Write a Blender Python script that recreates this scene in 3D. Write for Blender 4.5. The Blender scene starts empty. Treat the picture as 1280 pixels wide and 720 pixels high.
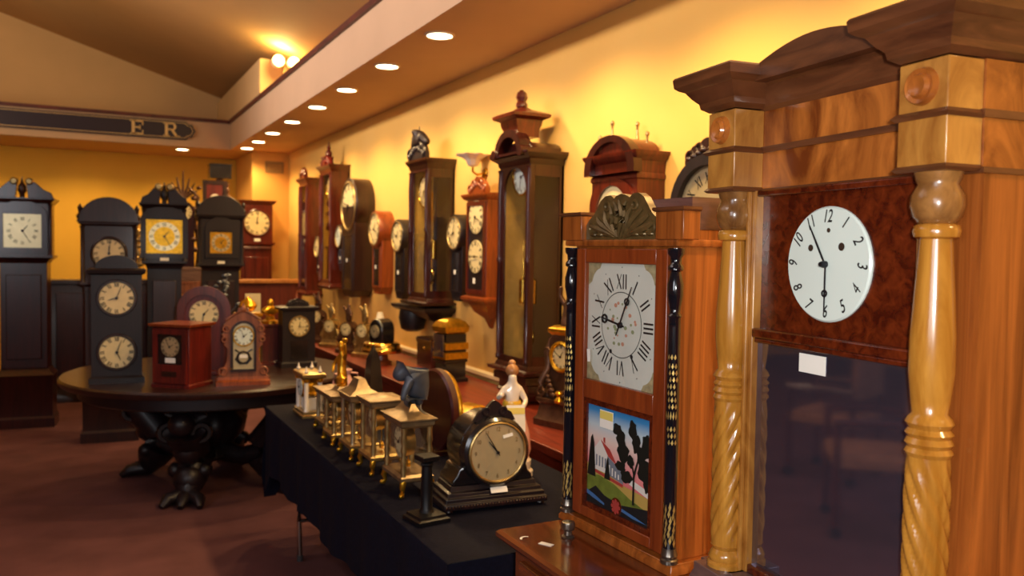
import bpy, bmesh, math, random
from mathutils import Vector, Matrix, Euler
random.seed(11)
PI = math.pi
S = bpy.context.scene
C = S.collection
sin, cos = math.sin, math.cos
rad = math.radians

# ------------------------------------------------------------------ materials
def newmat(name):
    m = bpy.data.materials.new(name); m.use_nodes = True
    nt = m.node_tree
    b = nt.nodes['Principled BSDF']
    return m, nt, b

def lin(c):
    return tuple((x / 12.92 if x <= .04045 else ((x + .055) / 1.055) ** 2.4) for x in c)

def rgb(r, g, b):
    return lin((r / 255, g / 255, b / 255)) + (1,)

def setp(b, **k):
    for n, v in k.items():
        b.inputs[n.replace('_', ' ')].default_value = v

def plain(name, col, rough=.5, metal=0., coat=0., noise=0., nscale=20, emit=0., bump=0., spec=.5):
    m, nt, b = newmat(name)
    setp(b, Base_Color=col, Roughness=rough, Metallic=metal)
    b.inputs['Coat Weight'].default_value = coat
    b.inputs['Coat Roughness'].default_value = .12
    b.inputs['Specular IOR Level'].default_value = spec
    if emit:
        b.inputs['Emission Color'].default_value = col
        b.inputs['Emission Strength'].default_value = emit
    tc = nt.nodes.new('ShaderNodeTexCoord')
    n = nt.nodes.new('ShaderNodeTexNoise'); n.inputs['Scale'].default_value = nscale; n.inputs['Detail'].default_value = 4
    nt.links.new(tc.outputs['Object'], n.inputs['Vector'])
    if noise:
        r = nt.nodes.new('ShaderNodeValToRGB')
        r.color_ramp.elements[0].position = .3; r.color_ramp.elements[1].position = .7
        r.color_ramp.elements[0].color = tuple(c * (1 - noise) for c in col[:3]) + (1,)
        r.color_ramp.elements[1].color = tuple(min(1, c * (1 + noise)) for c in col[:3]) + (1,)
        nt.links.new(n.outputs['Fac'], r.inputs['Fac']); nt.links.new(r.outputs['Color'], b.inputs['Base Color'])
    if bump:
        bp = nt.nodes.new('ShaderNodeBump'); bp.inputs['Strength'].default_value = bump; bp.inputs['Distance'].default_value = .005
        nt.links.new(n.outputs['Fac'], bp.inputs['Height']); nt.links.new(bp.outputs['Normal'], b.inputs['Normal'])
    return m

def wood(name, dark, light, rough=.3, coat=.3, stretch=(14, 14, 1.1), scale=2.2, dist=1.2, lo=.3, hi=.72):
    m, nt, b = newmat(name)
    tc = nt.nodes.new('ShaderNodeTexCoord')
    mp = nt.nodes.new('ShaderNodeMapping'); mp.inputs['Scale'].default_value = stretch
    n = nt.nodes.new('ShaderNodeTexNoise'); n.inputs['Scale'].default_value = scale
    n.inputs['Detail'].default_value = 6; n.inputs['Distortion'].default_value = dist; n.inputs['Roughness'].default_value = .6
    r = nt.nodes.new('ShaderNodeValToRGB')
    r.color_ramp.elements[0].position = lo; r.color_ramp.elements[1].position = hi
    r.color_ramp.elements[0].color = dark; r.color_ramp.elements[1].color = light
    nt.links.new(tc.outputs['Object'], mp.inputs['Vector']); nt.links.new(mp.outputs['Vector'], n.inputs['Vector'])
    nt.links.new(n.outputs['Fac'], r.inputs['Fac']); nt.links.new(r.outputs['Color'], b.inputs['Base Color'])
    setp(b, Roughness=rough)
    b.inputs['Coat Weight'].default_value = coat; b.inputs['Coat Roughness'].default_value = .15
    return m

def glassmat(name, tint=(1, 1, 1, 1), base=.05, rough=.02):
    m = bpy.data.materials.new(name); m.use_nodes = True
    nt = m.node_tree; nt.nodes.clear()
    o = nt.nodes.new('ShaderNodeOutputMaterial'); mx = nt.nodes.new('ShaderNodeMixShader')
    t = nt.nodes.new('ShaderNodeBsdfTransparent'); t.inputs['Color'].default_value = tint
    g = nt.nodes.new('ShaderNodeBsdfGlossy'); g.inputs['Roughness'].default_value = rough
    f = nt.nodes.new('ShaderNodeLayerWeight'); f.inputs['Blend'].default_value = .5
    pw = nt.nodes.new('ShaderNodeMath'); pw.operation = 'POWER'; pw.inputs[1].default_value = 5
    a = nt.nodes.new('ShaderNodeMath'); a.operation = 'MULTIPLY_ADD'; a.inputs[1].default_value = .94; a.inputs[2].default_value = base
    nt.links.new(f.outputs['Facing'], pw.inputs[0]); nt.links.new(pw.outputs[0], a.inputs[0]); nt.links.new(a.outputs[0], mx.inputs[0])
    nt.links.new(t.outputs[0], mx.inputs[1]); nt.links.new(g.outputs[0], mx.inputs[2])
    nt.links.new(mx.outputs[0], o.inputs[0])
    return m

def emis(name, col, s):
    m, nt, b = newmat(name)
    setp(b, Base_Color=col, Roughness=.6)
    b.inputs['Emission Color'].default_value = col; b.inputs['Emission Strength'].default_value = s
    return m

W = {}
W['orange'] = wood('orange_mahogany', rgb(112, 54, 18), rgb(184, 104, 42), rough=.3, stretch=(22, 22, 1.0), scale=1.6)
W['rail'] = wood('red_brown_rail', rgb(112, 44, 18), rgb(158, 74, 30), rough=.3)
W['gold'] = wood('golden_maple', rgb(156, 98, 28), rgb(208, 148, 60), rough=.22, coat=.6, stretch=(10, 10, 1.5))
W['goldfig'] = wood('golden_figured_maple', rgb(140, 84, 30), rgb(205, 146, 66), rough=.3, coat=.3, stretch=(6, 6, 3))
W['carvedgold'] = wood('brown_gilt_carving', rgb(100, 62, 28), rgb(176, 124, 66), rough=.25, coat=.5, stretch=(8, 8, 3))
W['flame'] = wood('flame_mahogany', rgb(112, 52, 16), rgb(204, 122, 50), rough=.28, coat=.35, stretch=(5, 5, 3.0), scale=1.4, dist=2.2, lo=.34, hi=.68)
W['cornice'] = wood('cornice_walnut', rgb(66, 34, 18), rgb(118, 70, 40), rough=.35, stretch=(2, 2, 12))
W['maroon'] = wood('maroon_veneer', rgb(62, 14, 6), rgb(120, 48, 18), rough=.22, coat=.4, stretch=(16, 16, 16), scale=3, dist=.6, lo=.36, hi=.8)
W['mahog'] = wood('dark_mahogany', rgb(28, 7, 7), rgb(62, 18, 14), rough=.28, coat=.4)
W['maroondk'] = wood('deep_maroon_back', rgb(48, 6, 10), rgb(68, 12, 14), rough=.35)
W['mahog2'] = wood('red_mahogany', rgb(60, 17, 11), rgb(108, 38, 21), rough=.28, coat=.4)
W['walnut'] = wood('dark_walnut', rgb(24, 9, 9), rgb(52, 24, 18), rough=.35, coat=.3)
W['black'] = wood('ebonised_wood', rgb(12, 6, 12), rgb(30, 15, 21), rough=.45, coat=.1)
W['red'] = wood('red_stained_wood', rgb(64, 12, 12), rgb(118, 32, 24), rough=.4)
W['ging'] = wood('brown_pressed_oak', rgb(92, 46, 28), rgb(158, 92, 58), rough=.45)
W['amber'] = wood('amber_oak', rgb(104, 44, 14), rgb(164, 78, 26), rough=.35)
W['cab'] = wood('brown_cabinet', rgb(74, 30, 14), rgb(128, 60, 26), rough=.14, coat=.7, stretch=(14, 1.1, 14))
W['greywood'] = wood('purple_brown_cornice', rgb(84, 60, 58), rgb(126, 96, 88), rough=.4, stretch=(2, 2, 12))
W['bench'] = wood('red_bench', rgb(96, 28, 16), rgb(140, 52, 28), rough=.4, stretch=(14, 1.1, 14))
W['purplestain'] = wood('purple_brown_front', rgb(42, 20, 22), rgb(72, 40, 36), rough=.4)

M = {}
M['brass'] = plain('polished_brass', rgb(214, 168, 70), .2, 1., noise=.12, nscale=30)
M['brassdull'] = plain('aged_brass', rgb(184, 158, 104), .36, .9, noise=.3, nscale=25, bump=.3)
M['pewterbrass'] = plain('silvery_brass', rgb(186, 172, 138), .3, .9, noise=.2)
M['brasstaupe'] = plain('taupe_brass', rgb(150, 128, 96), .4, .75, noise=.3, nscale=25, bump=.3)
M['gilt'] = plain('gilt_metal', rgb(222, 168, 48), .28, .9, noise=.2, nscale=40, bump=.4)
M['bronze'] = plain('blue_grey_bronze', rgb(78, 84, 96), .42, .35, noise=.3, nscale=14, bump=.2)
M['bronzedk'] = plain('dark_bronze', rgb(92, 64, 48), .4, .6, noise=.35, nscale=22, bump=.4)
M['splat'] = plain('olive_bronze_carving', rgb(104, 84, 48), .38, .35, noise=.4, nscale=30)
M['lacquer'] = plain('black_lacquer', rgb(16, 18, 26), .12, 0, coat=.8)
M['blackmetal'] = plain('black_iron', rgb(18, 18, 22), .4, .3)
M['blackcase'] = plain('black_case', rgb(26, 22, 24), .25, 0, coat=.6, noise=.2)
M['pewter'] = plain('pewter', rgb(130, 122, 112), .3, .9)
M['goldleaf'] = plain('gold_leaf_stencil', rgb(220, 190, 110), .35, .7)
M['dialwhite'] = plain('white_enamel', rgb(226, 240, 232), .25, noise=.03, nscale=6)
M['dialcream'] = plain('cream_dial', rgb(232, 214, 160), .4, noise=.08, nscale=12)
M['dialsilver'] = plain('silvered_dial', rgb(222, 206, 160), .28, .55, noise=.05)
M['dialpaint'] = plain('painted_dial', rgb(222, 226, 214), .35, noise=.05, nscale=14)
M['ink'] = plain('black_numerals', rgb(28, 26, 28), .5)
M['inkgrey'] = plain('grey_ring_paint', rgb(90, 96, 90), .5)
M['floral'] = plain('pink_floral_paint', rgb(206, 150, 124), .5)
M['floralgreen'] = plain('green_floral_paint', rgb(150, 160, 120), .5)
M['spandrel'] = plain('tan_spandrel_paint', rgb(176, 164, 124), .5, noise=.3, nscale=60)
M['steel'] = plain('blued_steel', rgb(44, 44, 50), .3, .6)
M['paper'] = plain('white_paper', rgb(250, 248, 238), .6, spec=.2)
M['paperyellow'] = plain('yellow_paper', rgb(236, 216, 110), .6)
M['reflpaint'] = plain('pale_reflection_paint', rgb(206, 166, 86), .6, noise=.1)
M['clear'] = glassmat('clear_glass', base=.03)
M['mirror'] = plain('dark_mirror', rgb(146, 146, 176), .05, .93)
M['cloth'] = plain('navy_black_cloth', rgb(16, 16, 32), .9, noise=.25, nscale=90, bump=.2, spec=.15)
M['chrome'] = plain('chrome_tube', rgb(170, 164, 160), .25, 1.)
M['plastic'] = plain('grey_plastic', rgb(60, 58, 60), .5)
M['porcelain'] = plain('pink_porcelain', rgb(226, 170, 160), .25, coat=.5, noise=.1, nscale=10)
M['porcelainw'] = plain('white_porcelain', rgb(236, 224, 206), .25, coat=.5)
M['hairlight'] = plain('light_brown_glaze', rgb(170, 120, 76), .3, coat=.4)
M['porcelainy'] = plain('yellow_glaze', rgb(236, 190, 60), .3, coat=.5)
M['frost'] = plain('frosted_glass', rgb(236, 226, 206), .35, coat=.3)
M['hair'] = plain('brown_glaze', rgb(110, 70, 40), .35)
M['skyg'] = None
M['bulb'] = emis('warm_lamp', rgb(255, 238, 190), 14.)
M['bulbspot'] = emis('spot_lamp_glow', rgb(255, 236, 140), 9.)
M['ringwhite'] = plain('white_ring', rgb(226, 206, 180), .5)
M['vent'] = plain('vent_metal', rgb(150, 118, 70), .6)
M['signblue'] = plain('dark_purple_sign', rgb(34, 20, 40), .5)
M['signgold'] = plain('gold_letter', rgb(226, 192, 132), .5)
M['chairseat'] = plain('tan_seat', rgb(170, 120, 80), .7, noise=.2)
M['green'] = plain('green_leaf', rgb(54, 80, 40), .6)

def sky_mat():
    m, nt, b = newmat('painted_sky')
    tc = nt.nodes.new('ShaderNodeTexCoord'); sp = nt.nodes.new('ShaderNodeSeparateXYZ')
    nt.links.new(tc.outputs['Object'], sp.inputs[0])
    mr = nt.nodes.new('ShaderNodeMapRange'); mr.inputs['From Min'].default_value = .15; mr.inputs['From Max'].default_value = .345
    nt.links.new(sp.outputs['Z'], mr.inputs['Value'])
    r = nt.nodes.new('ShaderNodeValToRGB'); e = r.color_ramp.elements
    e[0].position = 0; e[0].color = rgb(222, 120, 120); e[1].position = 1; e[1].color = rgb(24, 92, 160)
    for p, c in ((.22, rgb(238, 150, 150)), (.5, rgb(232, 208, 196)), (.68, rgb(196, 214, 222)), (.86, rgb(60, 140, 200))):
        x = e.new(p); x.color = c
    nt.links.new(mr.outputs[0], r.inputs[0]); nt.links.new(r.outputs[0], b.inputs['Base Color'])
    setp(b, Roughness=.2)
    return m
M['skyg'] = sky_mat()
M['pwhite'] = plain('painted_white', rgb(226, 222, 214), .4)
M['pgrey'] = plain('painted_grey', rgb(120, 128, 140), .4)
M['pred'] = plain('painted_red', rgb(176, 66, 60), .4)
M['ptree'] = plain('painted_dark_green', rgb(16, 24, 20), .5)
M['pgrass'] = plain('painted_grass', rgb(110, 124, 50), .4, noise=.25, nscale=40)
M['pyellow'] = plain('painted_sand', rgb(190, 160, 84), .4)
M['pdark'] = plain('painted_shadow', rgb(22, 30, 34), .4)
M['pblue'] = plain('painted_water', rgb(66, 112, 168), .4)

# room surfaces
def wallmat():
    m, nt, b = newmat('amber_wall_paint')
    tc = nt.nodes.new('ShaderNodeTexCoord')
    n = nt.nodes.new('ShaderNodeTexNoise'); n.inputs['Scale'].default_value = 1.3; n.inputs['Detail'].default_value = 5
    r = nt.nodes.new('ShaderNodeValToRGB'); r.color_ramp.elements[0].position = .3; r.color_ramp.elements[1].position = .7
    r.color_ramp.elements[0].color = rgb(230, 182, 96); r.color_ramp.elements[1].color = rgb(234, 189, 106)
    nt.links.new(tc.outputs['Object'], n.inputs[0]); nt.links.new(n.outputs['Fac'], r.inputs[0]); nt.links.new(r.outputs[0], b.inputs['Base Color'])
    n2 = nt.nodes.new('ShaderNodeTexNoise'); n2.inputs['Scale'].default_value = 120
    nt.links.new(tc.outputs['Object'], n2.inputs[0])
    bp = nt.nodes.new('ShaderNodeBump'); bp.inputs['Strength'].default_value = .08; bp.inputs['Distance'].default_value = .003
    nt.links.new(n2.outputs['Fac'], bp.inputs['Height']); nt.links.new(bp.outputs[0], b.inputs['Normal'])
    setp(b, Roughness=.75); b.inputs['Specular IOR Level'].default_value = .25
    return m
M['wall'] = wallmat()
M['wallend'] = plain('yellow_end_wall', rgb(236, 184, 70), .8, noise=.05, nscale=2, spec=.2)
M['pier'] = plain('tan_pier', rgb(214, 160, 82), .8, noise=.04, nscale=2, spec=.2)
M['fascia'] = plain('beige_fascia', rgb(206, 172, 140), .8, noise=.04, nscale=2, spec=.2)
M['gable'] = plain('cream_gable', rgb(216, 180, 130), .8, noise=.04, nscale=2, spec=.2)
M['ceil'] = plain('tan_ceiling', rgb(176, 136, 88), .85, noise=.06, nscale=1.2, spec=.2)
M['trim'] = wood('dark_red_trim', rgb(66, 22, 18), rgb(104, 42, 30), rough=.5, coat=0, stretch=(3, 3, 3))
M['cream'] = plain('cream_rail', rgb(230, 206, 160), .6)
M['carpet'] = plain('mauve_brown_carpet', rgb(104, 68, 68), .95, noise=.16, nscale=3.5, spec=.1, bump=.0)
M['halfwall'] = wood('red_brown_half_wall', rgb(84, 26, 14), rgb(116, 44, 22), rough=.5, coat=0)
M['caprail'] = wood('tan_cap_rail', rgb(150, 92, 40), rgb(196, 132, 66), rough=.5, coat=0)

# ------------------------------------------------------------------ mesh builder
class MB:
    def __init__(s):
        s.v = []; s.f = []; s.mi = []; s.m = 0
    def add(s, vs, fs, m=None):
        o = len(s.v); s.v += [tuple(p) for p in vs]
        for f in fs:
            s.f.append([i + o for i in f]); s.mi.append(s.m if m is None else m)
        return s
    def box(s, x0, x1, y0, y1, z0, z1, m=None):
        v = [(x0, y0, z0), (x1, y0, z0), (x1, y1, z0), (x0, y1, z0), (x0, y0, z1), (x1, y0, z1), (x1, y1, z1), (x0, y1, z1)]
        return s.add(v, [(3, 2, 1, 0), (4, 5, 6, 7), (0, 1, 5, 4), (1, 2, 6, 5), (2, 3, 7, 6), (3, 0, 4, 7)], m)
    def rings(s, rs, caps=True, closed=True, m=None):
        n = len(rs[0]); vs = [p for r in rs for p in r]; fs = []
        for k in range(len(rs) - 1):
            for i in range(n if closed else n - 1):
                j = (i + 1) % n
                fs.append((k * n + i, k * n + j, (k + 1) * n + j, (k + 1) * n + i))
        if caps:
            fs.append(tuple(range(n - 1, -1, -1))); fs.append(tuple((len(rs) - 1) * n + i for i in range(n)))
        return s.add(vs, fs, m)
    def lathe(s, prof, c=(0, 0, 0), axis='z', seg=16, sq=1.0, m=None, fl=None):
        # prof: (height, radius); sq flattens the second axis; fl(angle, height) scales the radius
        rs = []
        for h, r in prof:
            ring = []
            for i in range(seg):
                a = 2 * PI * i / seg
                k = fl(a, h) if fl else 1
                p, q = r * k * cos(a), r * k * sin(a) * sq
                if axis == 'z': ring.append((c[0] + p, c[1] + q, c[2] + h))
                elif axis == 'y': ring.append((c[0] + p, c[1] + h, c[2] + q))
                else: ring.append((c[0] + h, c[1] + p, c[2] + q))
            rs.append(ring)
        return s.rings(rs, m=m)
    def rect(s, x0, x1, y0, y1, prof, m=None, back=False):
        # moulding round a rectangle: prof of (z, overhang); the back stays flush unless back
        rs = []
        for z, o in prof:
            yb = y1 + (o if back else 0)
            rs.append([(x0 - o, y0 - o, z), (x1 + o, y0 - o, z), (x1 + o, yb, z), (x0 - o, yb, z)])
        return s.rings(rs, m=m)
    def prism(s, pts, y0, y1, m=None):
        n = len(pts)
        return s.rings([[(x, y0, z) for x, z in pts], [(x, y1, z) for x, z in pts]], m=m)
    def flat(s, pts, y, m=None):
        return s.add([(x, y, z) for x, z in pts], [tuple(range(len(pts)))], m)
    def frame(s, outer, inner, y0, y1, m=None):
        # frame between two outlines with equal point counts, front at y0
        rs = [[(x, y1, z) for x, z in outer], [(x, y0, z) for x, z in outer], [(x, y0, z) for x, z in inner], [(x, y1, z) for x, z in inner], [(x, y1, z) for x, z in outer]]
        return s.rings(rs, caps=False, m=m)
    def tube(s, path, r, seg=8, m=None):
        rs = []; n = len(path)
        P = [Vector(p) for p in path]
        up = Vector((0, 0, 1))
        for i, p in enumerate(P):
            t = (P[min(i + 1, n - 1)] - P[max(i - 1, 0)]).normalized()
            u = t.cross(up)
            if u.length < .05: u = t.cross(Vector((0, 1, 0)))
            u.normalize(); w = t.cross(u)
            ri = r[i] if isinstance(r, (list, tuple)) else r
            rs.append([tuple(p + u * (ri * cos(2 * PI * k / seg)) + w * (ri * sin(2 * PI * k / seg))) for k in range(seg)])
        return s.rings(rs, m=m)
    def ball(s, c, r, seg=10, rng=6, sx=1, sy=1, sz=1, m=None):
        rs = []
        for k in range(rng + 1):
            a = PI * k / rng; rr = max(sin(a), .03)
            rs.append([(c[0] + r * sx * rr * cos(2 * PI * i / seg), c[1] + r * sy * rr * sin(2 * PI * i / seg), c[2] - r * sz * cos(a)) for i in range(seg)])
        return s.rings(rs, m=m)
    def torus(s, c, R, r, axis='y', seg=32, seg2=8, m=None, sz=1.0):
        rs = []
        for i in range(seg + 1):
            a = 2 * PI * i / seg; ring = []
            for k in range(seg2):
                b = 2 * PI * k / seg2; q = R + r * cos(b); h = r * sin(b)
                if axis == 'y': ring.append((c[0] + q * cos(a), c[1] + h, c[2] + q * sin(a) * sz))
                elif axis == 'x': ring.append((c[0] + h, c[1] + q * cos(a), c[2] + q * sin(a) * sz))
                else: ring.append((c[0] + q * cos(a), c[1] + q * sin(a), c[2] + h))
            rs.append(ring)
        return s.rings(rs, caps=False, m=m)
    def xform(s, mat):
        s.v = [tuple(mat @ Vector(p)) for p in s.v]; return s
    def build(s, name, mats, parent=None, bev=0., ang=35, sub=0):
        me = bpy.data.meshes.new(name)
        me.from_pydata(s.v, [], s.f)
        if not isinstance(mats, (list, tuple)): mats = [mats]
        for m in mats: me.materials.append(m)
        me.polygons.foreach_set('material_index', s.mi)
        bm = bmesh.new(); bm.from_mesh(me); bmesh.ops.recalc_face_normals(bm, faces=bm.faces); bm.to_mesh(me); bm.free()
        me.polygons.foreach_set('use_smooth', [True] * len(me.polygons))
        me.set_sharp_from_angle(angle=rad(ang))
        me.update()
        o = bpy.data.objects.new(name, me); C.objects.link(o)
        if parent: o.parent = parent
        if bev:
            b = o.modifiers.new('bevel', 'BEVEL'); b.width = bev; b.segments = 2; b.limit_method = 'ANGLE'; b.angle_limit = rad(40)
        if sub:
            b = o.modifiers.new('subsurf', 'SUBSURF'); b.levels = sub; b.render_levels = sub
        return o

def tag(o, label, cat, group=None, kind=None):
    if label: o['label'] = label
    if cat: o['category'] = cat
    if group: o['group'] = group
    if kind: o['kind'] = kind
    return o

def thing(name, label, cat, loc=(0, 0, 0), rz=0, group=None):
    o = bpy.data.objects.new(name, None); C.objects.link(o)
    o.empty_display_size = .05
    o.location = loc; o.rotation_euler = (0, 0, rad(rz))
    return tag(o, label, cat, group)

def struct(name, mb, m, **k):
    o = mb.build(name, m, **k); o['kind'] = 'structure'; return o

def dup(root, loc, rz=None, label=None, scale=None):
    def cp(o, par):
        c = o.copy(); C.objects.link(c); c.parent = par
        for ch in list(o.children): cp(ch, c)
        return c
    r = cp(root, None); r.location = loc
    if rz is not None: r.rotation_euler = (0, 0, rad(rz))
    if label: r['label'] = label
    if scale: r.scale = scale
    return r

def skin(name, verts, edges, radii, mat, parent=None, levels=2, root=0):
    me = bpy.data.meshes.new(name + '_cage'); me.from_pydata(verts, edges, [])
    o = bpy.data.objects.new(name, me); C.objects.link(o)
    o.modifiers.new('skin', 'SKIN'); s = o.modifiers.new('sub', 'SUBSURF'); s.levels = levels
    for i, r in enumerate(radii):
        me.skin_vertices[0].data[i].radius = r if isinstance(r, tuple) else (r, r)
    me.skin_vertices[0].data[root].use_root = True
    dg = bpy.context.evaluated_depsgraph_get(); dg.update()
    m2 = bpy.data.meshes.new_from_object(o.evaluated_get(dg))
    o.modifiers.clear(); o.data = m2
    m2.materials.clear(); m2.materials.append(mat)
    for p in m2.polygons: p.use_smooth = True
    if parent: o.parent = parent
    return o

_txt = {}
def text2d(body, size=1., shear=0.):
    key = (body, shear)
    if key not in _txt:
        c = bpy.data.curves.new('t', 'FONT'); c.body = body; c.size = 1; c.align_x = 'CENTER'; c.align_y = 'CENTER'; c.shear = shear
        c.resolution_u = 4; c.offset = 0 if '4' in body else .010
        o = bpy.data.objects.new('t', c); C.objects.link(o)
        dg = bpy.context.evaluated_depsgraph_get(); dg.update()
        me = bpy.data.meshes.new_from_object(o.evaluated_get(dg))
        _txt[key] = ([(v.co.x, v.co.y) for v in me.vertices], [tuple(p.vertices) for p in me.polygons])
        bpy.data.objects.remove(o); bpy.data.meshes.remove(me)
    return _txt[key]

ROM = ['XII', 'I', 'II', 'III', 'IIII', 'V', 'VI', 'VII', 'VIII', 'IX', 'X', 'XI']
def roman(mb, cx, cz, y, r0, r1, m=1, thick=1.0, wscale=1.0):
    h = r1 - r0; t = h * .13 * thick
    def seg(a, b, th, ang):
        d = Vector((b[0] - a[0], b[1] - a[1])).normalized(); n = Vector((-d.y, d.x)) * th / 2
        q = [(a[0] + n.x, a[1] + n.y), (b[0] + n.x, b[1] + n.y), (b[0] - n.x, b[1] - n.y), (a[0] - n.x, a[1] - n.y)]
        mb.flat([(cx + px * cos(ang) + pz * sin(ang), cz - px * sin(ang) + pz * cos(ang)) for px, pz in q], y, m)
    for k, s in enumerate(ROM):
        ang = rad(30 * k)
        wid = {'I': .26 * h * wscale, 'V': .55 * h * wscale, 'X': .55 * h * wscale}
        tot = sum(wid[c] for c in s); x = -tot / 2
        for c in s:
            w = wid[c]
            if c == 'I': seg((x + w / 2, r0), (x + w / 2, r1), t, ang)
            elif c == 'V':
                seg((x + w * .15, r1), (x + w / 2, r0), t, ang); seg((x + w * .85, r1), (x + w / 2, r0), t * .5, ang)
            else:
                seg((x + w * .12, r1), (x + w * .88, r0), t, ang); seg((x + w * .88, r1), (x + w * .12, r0), t * .5, ang)
            x += w

def circ(cx, cz, r, n=32, sz=1., a0=0):
    return [(cx + r * cos(2 * PI * i / n + a0), cz + r * sz * sin(2 * PI * i / n + a0)) for i in range(n)]

def ringflat(mb, cx, cz, r0, r1, y, m=1, n=40):
    a = circ(cx, cz, r0, n); b = circ(cx, cz, r1, n)
    mb.add([(x, y, z) for x, z in a] + [(x, y, z) for x, z in b], [(i, (i + 1) % n, n + (i + 1) % n, n + i) for i in range(n)], m)

def dial(parent, cx, cz, r, y, face, ink=None, style='roman', name='dial', thick=1.2, bend=.0):
    mb = MB()
    mb.lathe([(-.002, r), (0, r), (.006, r)], (cx, y, cz), 'y', 48)
    yy = y - .0035
    if style == 'roman':
        roman(mb, cx, cz, yy, r * .68, r * .93, 1, thick)
        ringflat(mb, cx, cz, r * .955, r * .97, yy, 1)
    return mb.build(name, [face, ink or M['ink']], parent)

def hand(parent, cx, cz, ln, wd, ang, y, name, mat=None, tail=.15, loop=None):
    mb = MB(); a = rad(ang)
    def tr(p): return (cx + p[0] * cos(a) + p[1] * sin(a), cz - p[0] * sin(a) + p[1] * cos(a))
    pts = [(-wd * .5, 0), (-wd * .35, -ln * tail), (wd * .35, -ln * tail), (wd * .5, 0), (wd * .5, ln * .55), (wd * .25, ln), (-wd * .25, ln), (-wd * .5, ln * .55)]
    mb.prism([tr(p) for p in pts], y, y - .0015)
    mb.lathe([(-.003, wd * 1.5), (0, wd * 1.5)], (cx, y, cz), 'y', 14)
    if loop:
        p = tr((0, ln * loop)); mb.torus((p[0], y - .001, p[1]), wd * 1.9, wd * .55, 'y', 18, 6)
    return mb.build(name, mat or M['steel'], parent)

def hands(parent, cx, cz, r, y, h, m, mat=None):
    hand(parent, cx, cz, r * .5, r * .06, h, y, 'hour_hand', mat)
    hand(parent, cx, cz, r * .8, r * .045, m, y - .002, 'minute_hand', mat)

def sticker(parent, cx, cz, w, h, y, rot=0, mat=None, name='price_tag'):
    a = rad(rot); q = []
    for px, pz in ((-w / 2, -h / 2), (w / 2, -h / 2), (w / 2, h / 2), (-w / 2, h / 2)):
        q.append((cx + px * cos(a) - pz * sin(a), cz + px * sin(a) + pz * cos(a)))
    mb = MB(); mb.prism(q, y, y - .0008)
    o = mb.build(name, mat or M['paper'], parent); o['label'] = 'small white paper price tag'; return o

def pane(parent, pts, y, name='glass_pane'):
    return MB().prism(pts, y, y - .002).build(name, M['clear'], parent)

def rectp(x0, x1, z0, z1): return [(x0, z0), (x1, z0), (x1, z1), (x0, z1)]

def archp(x0, x1, z0, z1, n=10, rise=None):
    # rectangle whose top is an arch: z1 is the crown
    w = (x1 - x0) / 2; c = (x0 + x1) / 2; rise = w if rise is None else rise
    pts = [(x0, z0), (x1, z0)]
    for i in range(n + 1):
        a = PI * i / n
        pts.append((c + w * cos(a), z1 - rise + rise * sin(a)))
    return pts

# ------------------------------------------------------------------ camera
cam = bpy.data.cameras.new('camera'); co = bpy.data.objects.new('camera', cam); C.objects.link(co)
YAW, PITCH, ROLL = rad(27.4), rad(-2.45), rad(.9)
F = Vector((sin(YAW) * cos(PITCH), cos(YAW) * cos(PITCH), sin(PITCH)))
R0 = Vector((cos(YAW), -sin(YAW), 0)); U0 = R0.cross(F)
Rv = R0 * cos(ROLL) + U0 * sin(ROLL); Uv = U0 * cos(ROLL) - R0 * sin(ROLL)
mw = Matrix((Rv, Uv, -F)).transposed().to_4x4(); mw.translation = (0, 0, 1.6)
co.matrix_world = mw
cam.sensor_width = 36; cam.lens = 36 * 1040 / 1280; cam.clip_start = .05
cam.dof.use_dof = True; cam.dof.focus_distance = 1.75; cam.dof.aperture_fstop = 4.6
S.camera = co
S.view_settings.view_transform = 'Standard'
S.view_settings.look = 'None'
S.view_settings.exposure = -.06

# ------------------------------------------------------------------ the room
XW = 2.3
struct('floor', MB().box(-6.8, 2.4, -4.1, 11.9, -.1, 0), M['carpet'])
struct('wall_right', MB().box(XW, XW + .12, -4, 11.7, 0, 3.5), M['wall'])
struct('wall_end', MB().prism([(-6.7, 0), (2.42, 0), (2.42, 3.5), (-2.2, 5.0), (-6.7, 3.5)], 11.7, 11.82), M['wallend'])
struct('wall_left', MB().box(-6.82, -6.7, -4, 11.82, 0, 3.6), M['gable'])
struct('wall_back', MB().prism([(-6.82, 0), (2.42, 0), (2.42, 3.5), (-2.2, 5.0), (-6.82, 3.5)], -4.12, -4), M['gable'])
struct('wall_pier', MB().box(1.856, XW - .001, 10.5, 11.69, 0, 2.779), M['pier'])
SOF = MB().box(1.6, XW - .001, -3.99, 10.499, 2.78, 3.1)
struct('ceiling_soffit', SOF, M['fascia'])
struct('ceiling_end_soffit', MB().box(-6.69, XW - .001, 10.5, 11.69, 2.78, 3.1), M['fascia'])
struct('wall_gable', MB().prism([(-6.69, 3.1), (XW, 3.1), (XW, 3.35), (1.6, 3.58), (-2.2, 4.76), (-6.69, 3.4)], 11.6, 11.695), M['gable'])
struct('wall_upper', MB().box(1.6, XW - .001, 8.64, 11.59, 3.1, 3.5), M['gable'])
def ceil_slab(xa, za, xb, zb):
    return MB().prism([(xa, za), (xb, zb), (xb, zb + .1), (xa, za + .1)], -4.1, 11.85)
struct('ceiling', ceil_slab(2.5, 3.301, -2.2, 4.758), M['ceil'])
struct('ceiling_far_slope', ceil_slab(-2.2, 4.758, -6.9, 3.3), M['ceil'])
struct('trim_1', MB().box(1.575, 1.625, -3.99, 10.52, 3.085, 3.125), M['trim'])
struct('trim_2', MB().box(-6.69, 1.6, 10.475, 10.525, 3.085, 3.125), M['trim'])
struct('baseboard_right', MB().box(XW - .015, XW - .0005, -4, 9.79, 0, .12), M['cream'])
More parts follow.
